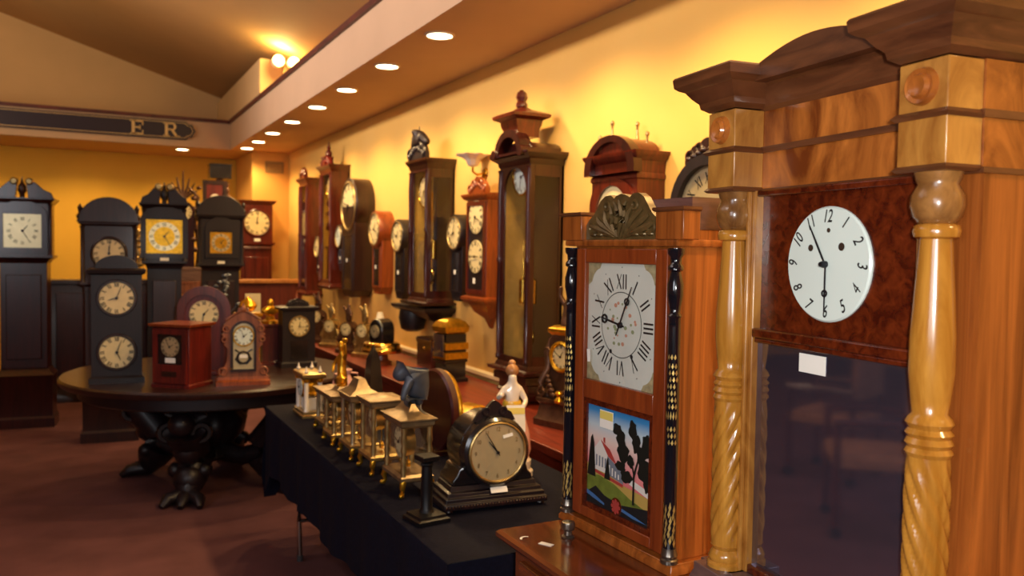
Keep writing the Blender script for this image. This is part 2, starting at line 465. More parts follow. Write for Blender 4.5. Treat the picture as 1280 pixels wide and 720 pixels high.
struct('trim_3', MB().rect(XW - .03, XW - .0005, -4, 9.79, [(.80, -.012), (.81, 0), (.83, 0), (.842, -.012)]), M['cream'])
hw = struct('wall_half', MB().box(1.47, XW - .001, 9.8, 9.92, 0, 1.2), M['halfwall'])
struct('trim_4', MB().box(1.42, XW - .001, 9.76, 9.96, 1.2, 1.245), M['caprail'], bev=.008)

# recessed lights
def recessed(x, y, label):
    t = thing('recessed_light', label, 'ceiling light', (x, y, 2.78), 0, 'recessed lights along the soffit')
    mb = MB(); mb.torus((0, 0, -.002), .075, .009, 'z', 28, 6); mb.build('trim_ring', M['ringwhite'], t)
    MB().lathe([(-.006, .071), (-.001, .071)], (0, 0, 0), 'z', 24).build('diffuser', M['bulb'], t)
    return t
def spot(x, y, z, e, ang=150, col=(1, .66, .29), tx=0, ty=0):
    l = bpy.data.lights.new('downlight', 'SPOT'); l.energy = e; l.spot_size = rad(ang); l.spot_blend = .6; l.color = col; l.shadow_soft_size = .07
    o = bpy.data.objects.new('downlight', l); C.objects.link(o); o.location = (x, y, z)
    o.rotation_euler = Vector((tx, ty, -1)).to_track_quat('-Z', 'Y').to_euler()
    return o
order = ['nearest', 'second', 'third', 'fourth', 'fifth', 'sixth', 'seventh', 'farthest']
ys = [4.27, 5.15, 6.06, 6.92, 7.84, 8.72, 9.5, 10.2]
for i, y in enumerate(ys):
    recessed(1.745, y, order[i] + ' of the lit recessed lights running along the long side soffit')
for y in [3.4, 2.5, 1.6, .7, -.4] + ys:
    spot(1.745, y, 2.75, 66)
rl = recessed(1.09, 10.78, 'lit recessed light under the end beam just below the sign')
spot(1.09, 10.9, 2.74, 40); spot(.0, 10.9, 2.74, 40); spot(-1.2, 10.9, 2.74, 40)

# spot lamp on the soffit ledge
t = thing('spot_lamp', 'lit twin-head spot lamp on the ledge above the long soffit trim', 'lamp', (1.80, 8.45, 3.1))
MB().box(-.05, .05, -.03, .05, 0, .03).rect(-.014, .014, -.014, .014, [(.03, 0), (.3, 0)], back=True).build('bracket', M['vent'], t)
for sx in (-1, 1):
    MB().lathe([(-.10, .045), (-.07, .06), (.0, .055), (.04, .03)], (sx * .075, 0, .335), 'y', 16).build('lamp_head', M['ringwhite'], t)
    MB().lathe([(-.112, .03), (-.101, .056)], (sx * .075, 0, .335), 'y', 16).build('bulb', M['bulbspot'], t)
pl = bpy.data.lights.new('spot_glow', 'POINT'); pl.energy = 28; pl.color = (1, .72, .25); pl.shadow_soft_size = .05
po = bpy.data.objects.new('spot_glow', pl); C.objects.link(po); po.location = (1.70, 8.2, 3.46)

# vent on the pier
t = thing('air_vent', 'small slatted air vent high on the wall pier near the far corner', 'vent', (2.12, 10.5, 2.60))
mb = MB(); mb.frame(rectp(-.11, .11, -.07, .07), rectp(-.09, .09, -.05, .05), -.012, 0); mb.build('frame', M['vent'], t)
mb = MB()
for k in range(6): mb.box(-.09, .09, -.008, 0, -.045 + k * .017, -.036 + k * .017)
mb.build('slats', M['vent'], t)

# hanging sign
t = thing('sign_board', 'dark purple name board with pale letters ER on the end beam', 'sign', (0, 10.49, 2.96))
pts = [(-2.4, -.105), (1.10, -.105), (1.13, -.075), (1.165, -.075), (1.205, 0), (1.165, .075), (1.13, .075), (1.10, .105), (-2.4, .105)]
MB().prism(pts, -.03, 0).build('board', M['signblue'], t)
mb = MB(); inner = [(-2.37, -.088), (1.09, -.088), (1.12, -.06), (1.15, -.055), (1.18, 0), (1.15, .055), (1.12, .06), (1.09, .088), (-2.37, .088)]
inn2 = [(x - (.006 if x > 0 else -.006), z * .93) for x, z in inner]
mb.frame(inner, inn2, -.032, -.029); mb.build('border_line', M['signgold'], t)
def letter(ch, x0):
    mb = MB(); h = .078; w = .15; y0, y1 = -.038, -.03
    def bar(a, b, c, d): mb.box(x0 + a, x0 + b, y0, y1, c, d)
    bar(.02, .052, -h, h); bar(0, .07, -h, -h + .012); bar(0, .07, h - .012, h)
    if ch == 'E':
        bar(.05, .14, -h, -h + .016); bar(.05, .14, h - .016, h); bar(.05, .11, -.008, .008)
        bar(.128, .14, -h, -h + .05); bar(.128, .14, h - .05, h); bar(.10, .112, -.025, .025)
    else:
        bar(.05, .10, h - .016, h); bar(.05, .10, -.006, .01)
        pts = [(x0 + .10 + .042 * sin(a), .036 + .042 * cos(a)) for a in [PI * i / 10 for i in range(11)]]
        inn = [(x0 + .10 + .016 * sin(a), .036 + .028 * cos(a)) for a in [PI * i / 10 for i in range(11)]]
        mb.prism(pts + inn[::-1], y0, y1)
        mb.prism([(x0 + .08, 0), (x0 + .112, 0), (x0 + .165, -h), (x0 + .13, -h)], y0, y1); bar(.125, .185, -h, -h + .012)
    o = mb.build('letter', M['signgold'], t); o['label'] = 'pale serif letter ' + ch
letter('E', .50); letter('R', .85)

# ------------------------------------------------------------------ large mirror clock in front (right)
CX = {-1: -.225, 1: .243}
def big_clock():
    t = thing('mirror_clock', 'big wooden clock at the right with twisted golden columns, round white dial and dark mirror', 'clock', (1.104, 1.016, .89), -95.9)
    # plinth with blocks under the columns
    mb = MB(); mb.rect(-.28, .298, -.02, .15, [(0, .01), (.06, .01), (.075, 0), (.1, 0)]); 
    for s in (-1, 1): mb.rect(CX[s] - .042, CX[s] + .042, -.046, .02, [(0, .006), (.07, .006), (.085, 0), (.1, 0)])
    mb.build('plinth', W['greywood'], t, bev=.002)
    MB().box(-.268, .286, .036, .15, .1, .984).build('case', W['orange'], t)
    # twisted columns
    for s in (-1, 1):
        prof = [(.10, .036), (.108, .036), (.112, .031), (.12, .034), (.128, .03), (.135, .026), (.143, .03)]
        mb = MB(); mb.lathe(prof, (CX[s], 0, 0), 'z', 24)
        z0, z1 = .143, .430; n = 46; rs = []
        for k in range(n + 1):
            z = z0 + (z1 - z0) * k / n; q = k / n
            e = min(1, 8 * q, 8 * (1 - q)); tw = q * 2 * PI * .8; r = .0285; ring = []
            for i in range(48):
                a = 2 * PI * i / 48
                rr = r * (1 + .24 * e * (abs(cos(4 * (a - s * -tw))) ** .7 - .55))
                ring.append((CX[s] + rr * cos(a), rr * sin(a), z))
            rs.append(ring)
        mb.rings(rs)
        prof = [(.428, .03), (.434, .033), (.441, .029), (.447, .033), (.455, .029), (.461, .033), (.468, .028), (.476, .033), (.483, .03), (.49, .024),
                (.51, .027), (.55, .031), (.60, .0305), (.66, .027), (.71, .0235), (.738, .022), (.741, .03), (.749, .032), (.757, .03), (.76, .025)]
        mb.lathe(prof, (CX[s], 0, 0), 'z', 24)
        col = mb.build('column', W['gold'], t, ang=50)
        mb = MB(); mb.lathe([(.758, .024), (.77, .03), (.785, .034), (.80, .033), (.815, .027), (.822, .03), (.834, .033)], (CX[s], 0, 0), 'z', 24, fl=lambda a, h: 1 + .08 * abs(cos(4 * a)) * (1 if .765 < h < .812 else 0))
        c = mb.build('carved_capital', W['carvedgold'], col, ang=60); c['label'] = 'carved leafy capital'
    # door stiles and rails
    for s in (-1, 1):
        mb = MB(); a, b = sorted((s * (.178 if s < 0 else .196), s * (.206 if s < 0 else .222)))
        mb.box(a, b, .012, .04, .1, .834); mb.box(a + .009, b - .009, .004, .013, .1, .834)
        mb.build('door_stile', W['goldfig'], t, bev=.003)
    mb = MB(); mb.box(-.178, .196, .01, .04, .556, .574); mb.box(-.178, .196, .016, .04, .546, .556)
    mb.build('door_rail', W['maroon'], t, bev=.003)
    for za, zb in ((.1, .118), (.822, .834)): MB().box(-.178, .196, .014, .04, za, zb).build('door_rail', W['maroon'], t, bev=.003)
    MB().box(-.178, .196, .03, .04, .574, .824).build('dial_panel', W['maroon'], t)
    m = MB().box(-.178, .196, .026, .036, .118, .548).build('mirror_glass', M['mirror'], t); m['label'] = 'dark old mirror plate'
    sticker(t, -.028, .523, .066, .033, .0258, 0)
    # dial with arabic numerals
    D = (0, .698); r = .099
    mb = MB(); mb.lathe([(-.006, r * .97), (-.003, r), (.004, r)], (D[0], .03, D[1]), 'y', 64)
    y = .0232
    for k in range(12):
        n = 12 if k == 0 else k; a = rad(30 * k)
        vs, fs = text2d(str(n), 1, .25)
        rot = a if k in (0, 1, 2, 3, 9, 10, 11) else a - PI
        h = .031; px, pz = D[0] + r * .82 * sin(a), D[1] + r * .82 * cos(a)
        mb.add([(px + h * (.72 * x * cos(rot) + z * sin(rot)), y, pz + h * (-.72 * x * sin(rot) + z * cos(rot))) for x, z in vs], fs, 1)
    d = mb.build('dial', [M['dialwhite'], M['ink']], t)
    for x, z, rr in ((.004, .058, .004), (.035, .030, .007), (-.038, .028, .006)): MB().lathe([(0, rr), (.002, rr * .8)], (D[0] + x, .0228, D[1] + z), 'y', 16).build('winding_hole', M['pewter'], d)
    hand(t, D[0], D[1], .078, .003, -31, .0215, 'minute_hand', tail=.05, loop=None)
    hand(t, D[0], D[1], .080, .0028, 180, .0225, 'hour_hand', tail=.05, loop=.62)
    MB().lathe([(-.012, .004), (-.006, .006), (0, .006)], (D[0], .0225, D[1]), 'y', 20).build('centre_boss', M['steel'], t)
    # frieze
    MB().box(-.27, .288, .03, .15, .834, .908).build('lower_frieze', W['flame'], t)
    MB().box(-.27, .288, .03, .15, .916, .986).build('upper_frieze', W['flame'], t)
    mb = MB(); mb.box(-.275, .293, .024, .15, .906, .917); mb.box(-.275, .293, .026, .15, .83, .838)
    for s in (-1, 1):
        mb.rect(CX[s] - .042, CX[s] + .042, -.036, .03, [(.905, .002), (.910, .008), (.916, .002)]); mb.rect(CX[s] - .042, CX[s] + .042, -.036, .03, [(.832, 0), (.836, .005), (.841, 0)])
    mb.build('frieze_moulding', W['cornice'], t)
    for s in (-1, 1):
        b = MB().box(CX[s] - .042, CX[s] + .042, -.036, .031, .838, .986).build('frieze_block', W['goldfig'], t, bev=.002)
        MB().lathe([(-.01, .006), (-.013, .014), (-.007, .018), (-.009, .024), (0, .027)], (CX[s], -.036, .95), 'y', 24).build('rosette', W['flame'], b)
    # cornice, breaking forward over the blocks, arched between them
    cor = [(.984, .0), (.992, .012), (1.002, .014), (1.012, .024), (1.026, .034), (1.03, .043), (1.036, .050), (1.052, .052), (1.056, .049)]
    mb = MB(); mb.rect(-.26, .278, .03, .15, [(z, o * .6) for z, o in cor])
    for s in (-1, 1): mb.rect(CX[s] - .042, CX[s] + .042, -.036, .15, [(z + .004, o) for z, o in cor])
    mb.build('cornice', W['cornice'], t, ang=25)
    n = 16; arc = [(-.17 + .34 * k / n, 1.05 + .035 * sin(PI * k / n)) for k in range(n + 1)]
    MB().prism([(-.17, 1.03)] + arc + [(.17, 1.03)], -.022, .15).build('arched_crest', W['cornice'], t)
    return t
big_clock()

# ------------------------------------------------------------------ half-column clock with painted tablet
def column_clock():
    t = thing('column_clock', 'orange wooden clock with black and gold columns, roman dial and painted landscape tablet', 'clock', (1.17, 1.68, .885), -88.3)
    MB().rect(-.225, .232, -.018, .155, [(0, .004), (.012, .004), (.018, 0), (.026, 0)]).build('plinth', W['orange'], t, bev=.002)
    MB().box(-.205, .215, .004, .155, .026, .735).build('case', W['orange'], t, bev=.0015)
    for x in (-.203, .215):
        mb = MB(); r = .0145
        mb.lathe([(.06, r), (.30, r * 1.03), (.555, r * .95), (.575, r * .9), (.58, r * 1.1), (.588, r * .8), (.60, r * .9), (.625, r * 1.22), (.65, r * 1.25), (.668, r * .95), (.678, r * .8), (.682, r * 1.2), (.69, r * 1.2), (.696, r * .85), (.71, r * .9), (.718, r * 1.3), (.73, r * 1.3)], (x, -.010, 0), 'z', 20)
        c = mb.build('column', M['lacquer'], t, ang=50); c['label'] = 'black lacquered half column'
        mb = MB(); mb.lathe([(.026, .020), (.034, .020), (.037, .016), (.044, .019), (.052, .0165), (.06, .0155)], (x, -.010, 0), 'z', 20)
        b = mb.build('column_base', M['pewter'], c)
        mb = MB()
        def leaf(z, a, L, wv):
            rr = .0150; pts = []
            ca = a
            for dz, da in ((-L / 2, 0), (-L * .1, wv), (L / 2, wv * .2), (-L * .1, -wv)):
                h = z + dz; aa = ca + da; pts.append((x + rr * sin(aa), -.010 - rr * cos(aa), h))
            mb.add(pts, [(0, 1, 2, 3)])
        for z in (.075, .09, .105, .12, .135, .15):
            for k in range(5): leaf(z + (k % 2) * .006, -1.3 + k * .65 + (z * 9 % .4), .022, .22)
        mb.build('gilt_stencil', M['goldleaf'], c)['label'] = 'gold leaf stencilled flowers'; mb = MB()
        for z in (.30, .315, .33, .38, .395, .41, .425, .44, .455, .47, .49):
            for k in range(3): leaf(z, (.5 if x > 0 else .3) + k * .5 - (z * 7 % .5), .013, .2)
        for k in range(8): leaf(.36, -1.4 + k * .4, .02, .15)
        mb.build('gilt_stencil', M['goldleaf'], c)['label'] = 'gold leaf stencilled flowers'
    # door
    DX = 0.0
    mb = MB(); mb.frame(rectp(-.172, .188, .036, .728), rectp(-.133, .149, .394, .69), -.012, .004)
    mb = MB()
    y0, y1 = -.014, .004
    mb.box(-.175, -.135, y0, y1, .036, .728); mb.box(.149, .190, y0, y1, .036, .728)
    mb.box(-.135, .149, y0, y1, .692, .728); mb.box(-.135, .149, y0, y1, .345, .394); mb.box(-.135, .149, y0, y1, .036, .062)
    mb.build('door', W['rail'], t, bev=.002)
    mb = MB(); mb.frame(rectp(-.135, .149, .062, .345), rectp(-.121, .135, .076, .331), -.010, 0); mb.build('tablet_frame', W['maroon'], t)
    # painted dial
    cx, cz = .007, .542
    mb = MB(); mb.box(-.135, .149, -.002, .002, .394, .692, 0)
    y = -.0024
    roman(mb, cx, cz, y, .088, .124, 1, 1.0, 1.15)
    ringflat(mb, cx, cz, .079, .0815, y, 2, 56)
    for k in range(12): 
        a = rad(30 * k); mb.flat(circ(cx + .134 * sin(a), cz + .141 * cos(a), .0017, 6), y, 1)
    for sx, sz in ((-.135, .394), (.149, .394), (.149, .692), (-.135, .692)):
        dx = 1 if sx < 0 else -1; dz = 1 if sz < .5 else -1
        pts = [(sx, sz), (sx + dx * .058, sz)]
        for i in range(1, 8):
            q = i / 8 * PI / 2; pts.append((sx + dx * (.058 - .042 * sin(q)), sz + dz * (.055 - .042 * cos(q)) * 1.0))
        pts.append((sx, sz + dz * .058))
        mb.flat(pts, y, 3)
    rnd = random.Random(3)
    for k in range(26):
        a = rnd.uniform(0, 6.28); q = rnd.uniform(.018, .058)
        mb.flat(circ(cx + q * sin(a), cz + q * cos(a), rnd.uniform(.003, .007), 7, .8), y - .0001 * (k % 3), 4 if k % 2 else 5)
    for (x, z) in ((-.04, -.068), (.045, -.073)): mb.flat(circ(cx + x, cz + z, .0055, 12), y - .0004, 1)
    mb.build('dial', [M['dialpaint'], M['ink'], M['inkgrey'], M['spandrel'], M['floral'], M['floralgreen']], t)
    hand(t, cx, cz, .082, .005, -80, -.0045, 'hour_hand', tail=.18, loop=.8)
    hand(t, cx, cz, .105, .004, 26, -.007, 'minute_hand', tail=.28, loop=.62)
    MB().lathe([(-.011, .005), (-.003, .008)], (cx, 0, cz), 'y', 14).build('centre_boss', M['steel'], t)
    pane(t, rectp(-.135, .149, .394, .692), -.0115)
    sticker(t, -.112, .455, .012, .032, -.0136, 6)
    # painted tablet: house, trees, lawn
    x0, x1, z0, z1 = -.121, .135, .076, .331
    names = ['skyg', 'pwhite', 'pgrey', 'pred', 'ptree', 'pgrass', 'pyellow', 'pdark', 'pblue', 'goldleaf']
    mb = MB(); mb.box(x0, x1, -.0042, -.001, z0, z1, 0); L = [-.0044]
    def f(pts, m): L[0] -= .00008; mb.flat([(x0 + a * (x1 - x0), z0 + b * (z1 - z0)) for a, b in pts], L[0], m)
    f([(0, .0), (1, 0), (1, .27), (.6, .30), (.3, .36), (0, .40)], 6)
    f([(0, .0), (1, 0), (1, .14), (.7, .2), (.45, .28), (.2, .31), (0, .27)], 5)
    f([(0, .1), (.15, .19), (.3, .13), (.55, .10), (.8, .14), (1, .17), (1, .02), (0, .02)], 7)
    f([(0, .12), (.12, .1), (.3, .05), (.3, .03), (.1, .06), (0, .08)], 8); f([(.55, .08), (.8, .05), (1, .02), (.8, .02), (.55, .05)], 8)
    f([(0, 0), (1, 0), (1, .025), (0, .025)], 7)
    # house
    f([(.12, .36), (.12, .56), (.34, .53), (.34, .35)], 1); f([(.34, .35), (.34, .53), (.6, .42), (.6, .31)], 2)
    f([(.11, .56), (.22, .67), (.35, .53)], 1); f([(.22, .67), (.35, .53), (.5, .47), (.38, .60)], 3); f([(.27, .66), (.27, .70), (.30, .70), (.30, .64)], 3)
    for k in range(4): f([(.15 + .05 * k, .40), (.15 + .05 * k, .51 - .004 * k), (.175 + .05 * k, .51 - .004 * k), (.175 + .05 * k, .40)], 2)
    for k in range(4): f([(.37 + .05 * k, .36 - .006 * k), (.37 + .05 * k, .45 - .02 * k), (.39 + .05 * k, .45 - .02 * k), (.39 + .05 * k, .36 - .006 * k)], 1)
    f([(.12, .33), (.12, .36), (.6, .31), (.6, .28)], 3)
    f([(.7, .34), (.7, .40), (1.0, .34), (1.0, .27)], 1)
    # trees
    def blob(cx, cz, rx, rz, m=4, n=18):
        f([(cx + rx * (1 + .18 * sin(5 * a + cx * 30)) * cos(a), cz + rz * (1 + .16 * cos(4 * a + cz * 20)) * sin(a)) for a in [2 * PI * i / n for i in range(n)]], m)
    f([(.01, .28), (.06, .66), (.09, .70), (.12, .62), (.15, .28)], 4); f([(.30, .30), (.34, .50), (.36, .52), (.40, .30)], 4)
    for a in ((.50, .82, .07, .06), (.56, .74, .07, .08), (.60, .62, .09, .1), (.56, .48, .08, .05), (.74, .86, .06, .09), (.80, .74, .06, .09), (.86, .64, .05, .08), (.94, .74, .06, .12), (.92, .52, .09, .12), (.66, .40, .09, .06), (.97, .40, .05, .08), (.72, .56, .05, .06)): blob(*a)
    f([(.755, .16), (.76, .45), (.70, .62), (.72, .62), (.775, .48), (.83, .62), (.85, .62), (.785, .42), (.785, .16)], 4)
    mb.build('painted_tablet', [M[n] for n in names], t)['label'] = 'painted glass with white house, dark trees and lawn'
    mb = MB(); mb.lathe([(-.0055, .0205), (-.005, .022), (0, .022)], (.006, 0, .094), 'y', 24, m=0); mb.flat(circ(.006, .094, .013, 18), -.0060, 1)
    for k in range(8): 
        a = 2 * PI * k / 8; mb.flat(circ(.006 + .014 * cos(a), .094 + .014 * sin(a), .005, 8), -.0062 - .0001 * k, 1)
    mb.build('medallion', [W['maroon'], M['pred']], t)
    sticker(t, -.036, .302, .056, .044, -.0082, 0)
    sticker(t, -.036, .312, .054, .02, -.0092, 0, M['paperyellow'], 'yellow_tag')['label'] = 'small yellow paper tag'
    # top: rail, corner blocks, carved splat
    MB().rect(-.222, .228, -.016, .155, [(.734, 0), (.737, .002), (.747, .002), (.75, 0)]).build('top_rail', W['orange'], t)
    for a, b in ((-.235, -.145), (.155, .25)):
        o = MB().box(a, b, -.022, .026, .749, .812).build('corner_block', W['orange'], t, bev=.002)
        MB().rect(a, b, -.022, .026, [(.811, .002), (.815, .006), (.821, .006)]).build('cap', W['cornice'], o)
    top = [(-.142, .75), (-.142, .785), (-.128, .797), (-.112, .806), (-.097, .82), (-.082, .838), (-.062, .848), (-.04, .85), (-.025, .842), (-.012, .848), (.005, .851), (.022, .848), (.038, .842), (.052, .85), (.074, .85), (.094, .84), (.110, .822), (.124, .806), (.140, .796), (.152, .786), (.152, .75)]
    top = [(x, .75 + (z - .75) * 1.1) for x, z in top]
    sp = MB().prism(top, -.008, .012).build('carved_splat', M['splat'], t); sp['label'] = 'carved bronze-stencilled splat'
    mb = MB(); rnd = random.Random(5)
    for k in range(11):
        u = -1 + 2 * k / 10; bx = .005 + .02 * u; tx = .005 + .13 * u; hz = .095 - .06 * abs(u) ** 1.6
        path = []
        for q in range(7):
            w = q / 6; path.append((bx + (tx - bx) * w ** .8 + .008 * sin(6 * w + k), -.009, .756 + hz * (w ** .9) * (1 if w < .9 else .96)))
        mb.tube(path, [.004, .0065, .008, .009, .0085, .006, .003], 6)
    for sx in (-1, 1):
        mb.torus((.005 + sx * .118, -.009, .778), .012, .0045, 'y', 18, 6); mb.torus((.005 + sx * .055, -.009, .832), .010, .004, 'y', 18, 6)
        for k in range(4): mb.ball((.005 + sx * (.03 + .028 * k), -.009, .763), .009, 8, 5, 1.5, .7, .6)
    mb.build('leaf_carving', M['splat'], sp)
    return t
column_clock()

# cabinet carrying the two clocks
t = thing('cabinet', 'low brown polished cabinet carrying the big mirror clock and the orange column clock', 'cabinet', (0, 0, 0))
MB().rect(.965, 1.9, .2, 1.885, [(.855, 0), (.862, .012), (.868, .016), (.878, .016), (.885, .008)], back=True).build('worktop', W['cab'], t)
b = MB().box(.99, 1.88, .22, 1.865, .06, .855).build('body', W['cab'], t)
MB().box(1.02, 1.86, .25, 1.84, 0, .06).build('kick_plinth', W['walnut'], t)
for k in range(3):
    y0 = .25 + k * .54
    d = MB().box(.978, .99, y0, y0 + .50, .12, .82).build('door', W['cab'], t, bev=.003)
    MB().box(.972, .978, y0 + .07, y0 + .43, .20, .74).build('door_panel', W['cab'], d, bev=.004)
    MB().lathe([(-.022, .006), (-.018, .012), (-.006, .008), (0, .008)], (.978, y0 + .47, .5), 'x', 12).build('knob', M['brass'], d)
# small things on the cabinet top
mb = MB(); mb.lathe([(0, .016), (.004, .017), (.008, .011), (.018, .010), (.022, .016), (.034, .018), (.040, .016), (.041, .011)], (0, 0, 0), 'z', 18)
o = mb.build('furniture_cup', M['pewter'], None); o.location = (1.085, 1.765, .885); tag(o, 'small grey metal cup on the brown cabinet beside the column clock', 'cup')
o = MB().box(-.008, .008, -.018, .018, 0, .001).build('paper_tag', M['paper']); o.location = (1.01, 1.745, .8855); o.rotation_euler.z = .5; tag(o, 'small straight white paper tag on the cabinet nearer the metal cup', 'tag')
mb = MB(); pts = []
a0 = [rad(20 + 14 * k) for k in range(11)]
mb.add([(.017 * cos(a), .017 * sin(a), .0008) for a in a0] + [(.011 * cos(a), .011 * sin(a), .0008) for a in a0], [(i, i + 1, 12 + i, 11 + i) for i in range(10)])
o = mb.build('paper_tag', M['paper']); o.location = (.985, 1.80, .8855); o.rotation_euler.z = .4; tag(o, 'small curved white paper tag near the corner of the cabinet top', 'tag')

# flat-topped case behind the column clock
t = thing('case_clock', 'flat topped wooden case with purple brown cornice behind the orange column clock', 'clock', (1.76, 1.875, .885), -90)
MB().rect(-.09, .085, -.28, 0, [(0, .012), (.05, .012), (.06, 0), (.785, 0)]).build('case', W['orange'], t, bev=.002)
MB().rect(-.09, .085, -.28, 0, [(.785, .002), (.792, .006), (.80, .008), (.845, .022), (.856, .024), (.872, .024)]).build('cornice', W['greywood'], t)
dial(t, -.0, .62, .07, -.281, M['dialcream']); hands(t, 0, .62, .07, -.288, 100, 30)

# ------------------------------------------------------------------ folding table with dark cloth
TX0, TX1, TY0, TY1, TZ = .90, 1.66, 2.08, 4.63, .735
t = thing('folding_table', 'folding table with bent chrome legs hidden under the dark cloth', 'table', (0, 0, 0))
MB().box(TX0 + .01, TX1 - .01, TY0 + .01, TY1 - .01, TZ - .03, TZ).build('tabletop', M['plastic'], t)
for y in (2.35, 4.25):
    for x in (.99, 1.57):
        p = [(x, y - .10 if y > 3 else y + .1, TZ - .03), (x, y, .62), (x, y + .01, .40), (x, y, .2), (x, y - .02, .02)]
        lg = MB().tube(p, .0125, 10).build('leg', M['chrome'], t, ang=60)
        MB().lathe([(0, .016), (.03, .016)], (x, y - .02, 0), 'z', 12).build('foot_cap', M['plastic'], lg)
    MB().tube([(.99, y, .2), (1.57, y, .2)], .010, 8).build('crossbar', M['chrome'], t, ang=60)
# cloth: top sheet and folded front drop, with a corner hanging at the far end
mb = MB(); cz = TZ + .002; T = .004
NX, NY = 8, 90
rs = []
for j in range(NY + 1):
    y = TY0 + (TY1 - TY0) * j / NY; q = j / NY
    row = []
    hem = .395 + .008 * sin(9 * y) + (-.12 * max(0, (q - .93) / .07) ** 1.2)
    for k in range(9):
        w = k / 8; z = hem + (cz - hem) * w
        am = (.016 if True else 0) * (1 - w) ** .8
        x = TX0 - .008 - .006 * (1 - w) + am * (sin(15.0 * y + 1.3 * sin(3 * y)) * .6 + .35 * sin(31 * y))
        row.append((x, y, z))
    row.append((TX0 - .004, y, cz + .0015))
    for k in range(NX + 1): row.append((TX0 + .006 + (TX1 - TX0 + .004) * k / NX, y, cz + .003 + .0006 * sin(7 * y + 3 * k)))
    for k in range(1, 5): row.append((TX1 + .018, y, cz - .09 * k))
    rs.append(row)
n = len(rs[0]); vs = [p for r in rs for p in r]; fs = []
for j in range(NY):
    for i in range(n - 1): fs.append((j * n + i, j * n + i + 1, (j + 1) * n + i + 1, (j + 1) * n + i))
mb.add(vs, fs)
# far end drop
ec = []
for k in range(13):
    x = TX0 - .012 + (TX1 - TX0 + .02) * k / 12
    col = []
    hem = .40 - .24 * max(0, 1 - abs(k - .5) / 2.0) if k < 4 else .40
    for w in range(8):
        z = cz + .002 - (cz - hem) * w / 7
        col.append((x + .01 * sin(w), TY1 + .004 + .006 * w + .012 * sin(2.2 * k) * w / 7, z))
    ec.append(col)
mb.rings(ec, caps=False, closed=False)
# near end drop
ec = []
for k in range(13):
    x = TX0 - .008 + (TX1 - TX0 + .016) * k / 12
    ec.append([(x, TY0 - .002 - .002 * w + .008 * sin(2.4 * k) * w / 7, cz + .002 - (cz - .42) * w / 7) for w in range(8)])
mb.rings(ec, caps=False, closed=False)
o = mb.build('tablecloth', M['cloth'], None, ang=70); tag(o, 'navy black cloth draped over the long folding table', 'tablecloth')
TT = TZ + .0068

# ------------------------------------------------------------------ black drum mantel clock
def mantel():
    t = thing('mantel_clock', 'black round drum mantel clock on a stepped base with brassy dial at the table front', 'clock', (1.235, 2.55, TT), -4)
    mb = MB(); mb.rect(-.185, .185, -.10, .10, [(.012, 0), (.03, 0), (.034, -.008), (.046, -.008), (.05, -.016), (.062, -.018), (.066, -.03), (.082, -.034)], back=True)
    b = mb.build('base', W['black'], t, bev=.0015); b['label'] = 'dark stepped base with carved band'
    mb = MB()
    for k in range(34): mb.ball((-.178 + .0108 * k, -.100, .021), .005, 6, 4, 1, .6, 1.3)
    mb.build('carved_band', W['walnut'], b)
    for sx in (-1, 1):
        for sy in (-1, 1): MB().lathe([(0, .012), (.006, .016), (.013, .014)], (sx * .165, sy * .08, 0), 'z', 12).build('bun_foot', W['black'], t)
    # drum with shoulders
    out = [(-.145, .082), (-.142, .10), (-.128, .115), (-.122, .135)]
    c = .192; R = .122
    for k in range(25):
        a = rad(205 - 230 * k / 24); out.append((R * cos(a), c + R * sin(a)))
    out += [(.122, .135), (.128, .115), (.142, .10), (.145, .082)]
    MB().prism(out, -.06, .075).build('case', M['blackcase'], t, bev=.004, ang=40)
    mb = MB(); mb.prism([(-.075, c + .10), (-.06, c + .128), (-.03, c + .146), (-.012, c + .164), (.0, c + .17), (.012, c + .164), (.03, c + .146), (.06, c + .128), (.075, c + .10)], -.066, -.05)
    for s in (-1, 1): mb.torus((s * .03, -.066, c + .133), .012, .005, 'y', 14, 6)
    mb.build('crest', W['black'], t)
    mb = MB(); mb.lathe([(-.095, .098), (-.098, .106), (-.09, .116), (-.075, .118), (-.058, .12)], (0, 0, c), 'y', 56); mb.build('bezel_ring', M['blackcase'], t)
    mb = MB(); mb.torus((0, -.097, c), .0985, .005, 'y', 56, 8); mb.build('bezel', M['brassdull'], t)
    mb = MB(); mb.lathe([(-.0965, .001), (-.0962, .05), (-.096, .096), (-.092, .096)], (0, 0, c), 'y', 56, m=0)
    ringflat(mb, 0, c, .094, .0955, -.0975, 1)
    for k in range(12):
        a = rad(30 * k); vs, fs = text2d(str(12 if k == 0 else k)); h = .020
        mb.add([(.078 * sin(a) + h * .8 * x, -.0975, c + .078 * cos(a) + h * z) for x, z in vs], fs, 1)
    mb.build('dial', [M['dialsilver'], M['brassdull']], t)
    hand(t, 0, c, .05, .004, -40, -.0985, 'hour_hand'); hand(t, 0, c, .08, .003, -32, -.1, 'minute_hand')
    MB().lathe([(-.006, .004), (0, .006)], (0, -.099, c), 'y', 12).build('centre_boss', M['steel'], t)
    sticker(t, .035, c + .055, .035, .011, -.0985, 12)
    s = MB().box(-.03, .03, -.001, .001, -.01, .01).build('price_tag', M['paper'], t); s.location = (.01, -.088, .064); s.rotation_euler = (rad(-35), 0, 0); s['label'] = 'cream paper tag on the base'
mantel()

